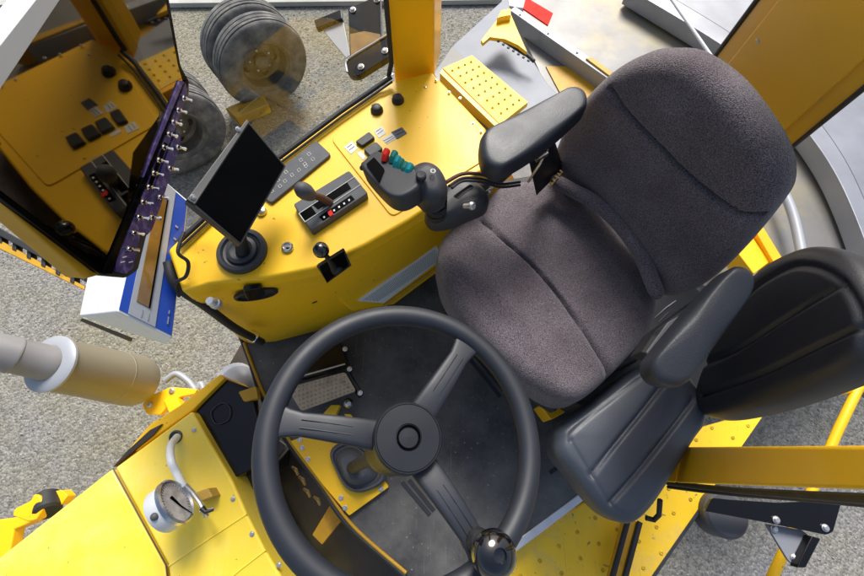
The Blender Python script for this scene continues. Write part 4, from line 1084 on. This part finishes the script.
obj('brace_rod', MB().tube([P(668, -6, -.2), P(714, 60, -.2), P(770, 150, -.22)], .009, 10), 'white', bed)
bolts(bed, [P(x, y, -.299) for x, y in ((520, 14), (548, 33), (577, 52), (606, 71))], Z, .008)
obj('yellow_frame', MB().slab([P(x, y, -.25) for x, y in ((744, 226), (752, 222), (840, 330), (832, 338))], Vector((0, 0, -.06))), 'yellow', bed, bevel=.004)
obj('brace_rod', MB().tube([P(p.x, p.y, -.3) for p in spline([(783, 190), (793, 215), (800, 245), (806, 280)], 6)], .022, 12), 'light_metal', bed)
obj('cross_member', MB().slab([P(x, y, -.18) for x, y in ((728, 240), (744, 224), (770, 262), (754, 274))], Vector((0, 0, -.1))), 'yellow', bed, bevel=.004)
obj('cross_member', MB().slab([P(x, y, -.16) for x, y in ((756, 232), (763, 226), (785, 262), (776, 266))], Vector((0, 0, -.1))), 'yellow_shade', bed, bevel=.004)

# ================================================================== WALKWAY right
wk = thing('entry_platform', P(620, 540, -.1), 'yellow studded entry platform outside the cab doorway', 'platform')
WZ = Zp(-.07)
wq = [(428, 622), (516, 552), (590, 500), (700, 428), (768, 409), (652, 576), (620, 630)]
mb = MB().pp(WZ, wq, .03)
mb.cur = 1
e_ = Vector(WZ.at(590, 500) - WZ.at(430, 622)); e_.z = 0; L_ = e_.length; e_.normalize(); f_ = Vector((e_.y, -e_.x, 0))
o0 = WZ.at(430, 622)
def inpoly(p, poly):
    c = False; j = len(poly) - 1
    for i in range(len(poly)):
        a, b = poly[i], poly[j]
        if (a.y > p.y) != (b.y > p.y) and p.x < (b.x - a.x)*(p.y - a.y)/(b.y - a.y) + a.x: c = not c
        j = i
    return c
poly = [WZ.at(x, y) for x, y in wq]
for i in range(40):
    for j in range(14):
        p = o0 + e_*(i*.075 + .037*(j % 2)) + f_*(.05 + j*.062)
        if inpoly(p, poly): mb.lathe(p, Z, [(.0066, 0), (.006, .002), (.004, .003), (.0035, .0012), (.0003, .001)], 10)
mb.cur = 0
obj('tread', mb, ['yellow_tread', 'stud'], wk, ang=50)
mb = MB().slab([WZ.at(768, 409, .002), WZ.at(652, 576, .002), WZ.at(655, 578, .002), WZ.at(771, 410, .002)], Vector((0, 0, -.08)))
obj('edge_strip', mb, 'dark_grey', wk)
mb = MB().slab([P(x, y, -.062) for x, y in ((697, 490), (702, 489), (716, 510), (710, 512))], Vector((0, 0, -.01)))
obj('support_frame', MB().slab([P(x, y, -.12) for x, y in ((560, 480), (700, 420), (640, 560), (600, 560))], Vector((0, 0, -.2))), 'recess', wk)

# door mirror arm outside, right
ma = thing('folded_mirror_arm', P(770, 520, .0), 'black folding arm plates with bolts outside the doorway', 'bracket')
obj('arm_plate', MB().pp(Zp(.05), [(706, 510), (712, 498), (732, 500), (780, 503), (842, 500), (833, 532), (826, 535), (768, 523), (704, 511)], .012, r=2), 'gloss', ma, bevel=.003)
obj('arm_plate', MB().pp(Zp(.02), [(766, 524), (802, 530), (812, 538), (806, 562), (796, 568), (788, 560)], .01, r=2), 'fender', ma, bevel=.002)
obj('arm_flange', MB().pp(Zp(.05), [(812, 536), (821, 539), (806, 568), (797, 568), (800, 560)], .03), 'gloss', ma, bevel=.003)
obj('arm_pivot', MB().lathe(P(722, 514, -.06), Z, [(.07, -.05), (.07, .02), (.06, .03)], 28), 'grey_plastic', ma)
bolts(ma, [P(776, 520, .051), P(825, 528, .051), P(774, 529, .021), P(794, 558, .021), P(728, 491, .02)], Z, .0085)

# handrail
hr = thing('handrail', P(820, 470, -.2), 'bent yellow tube handrail at the right edge', 'handrail')
obj('post', MB().tube([P(868, 380, -.05), P(858, 389, -.05), P(838, 430, -.08), P(812, 490, -.12), P(770, 582, -.16), P(740, 640, -.18)], .0155, 14), 'yellow', hr)
obj('rail', MB().tube([P(p.x, p.y, -.06) for p in spline([(900, 380), (864, 387), (830, 392), (800, 398), (770, 402)], 6)], .0155, 14), 'yellow', hr)

# ================================================================== CAMERA, LIGHT
cam = bpy.data.cameras.new('Camera'); co = bpy.data.objects.new('Camera', cam); COL.objects.link(co)
co.location = O; co.rotation_euler = (TH, 0, 0)
cam.sensor_width = 36; cam.lens = 36*FPX/864; cam.clip_start = .02; cam.clip_end = 2000
scene.camera = co
az = R(84); el = R(48)      # direction towards the sun (azimuth from +X, counter-clockwise)
sd = Vector((math.cos(az)*math.cos(el), math.sin(az)*math.cos(el), math.sin(el)))
sun = bpy.data.lights.new('Sun', 'SUN'); so_ = bpy.data.objects.new('Sun', sun); COL.objects.link(so_)
sun.energy = 4.4; sun.angle = R(24); sun.color = (1, .985, .95)
so_.rotation_euler = sd.to_track_quat('Z', 'Y').to_euler()
w = bpy.data.worlds.new('World'); scene.world = w; w.use_nodes = True
nt = w.node_tree; bg = nt.nodes['Background']
sky = nt.nodes.new('ShaderNodeTexSky'); sky.sky_type = 'NISHITA'; sky.sun_disc = False
sky.sun_elevation = el; sky.sun_rotation = math.pi/2 - az
sky.dust_density = 4.5; sky.air_density = 1.3; sky.ozone_density = 1
nt.links.new(sky.outputs[0], bg.inputs['Color']); bg.inputs['Strength'].default_value = .15
scene.view_settings.view_transform = 'Standard'; scene.view_settings.look = 'None'; scene.view_settings.exposure = 0
scene.render.resolution_x = 1024; scene.render.resolution_y = 683
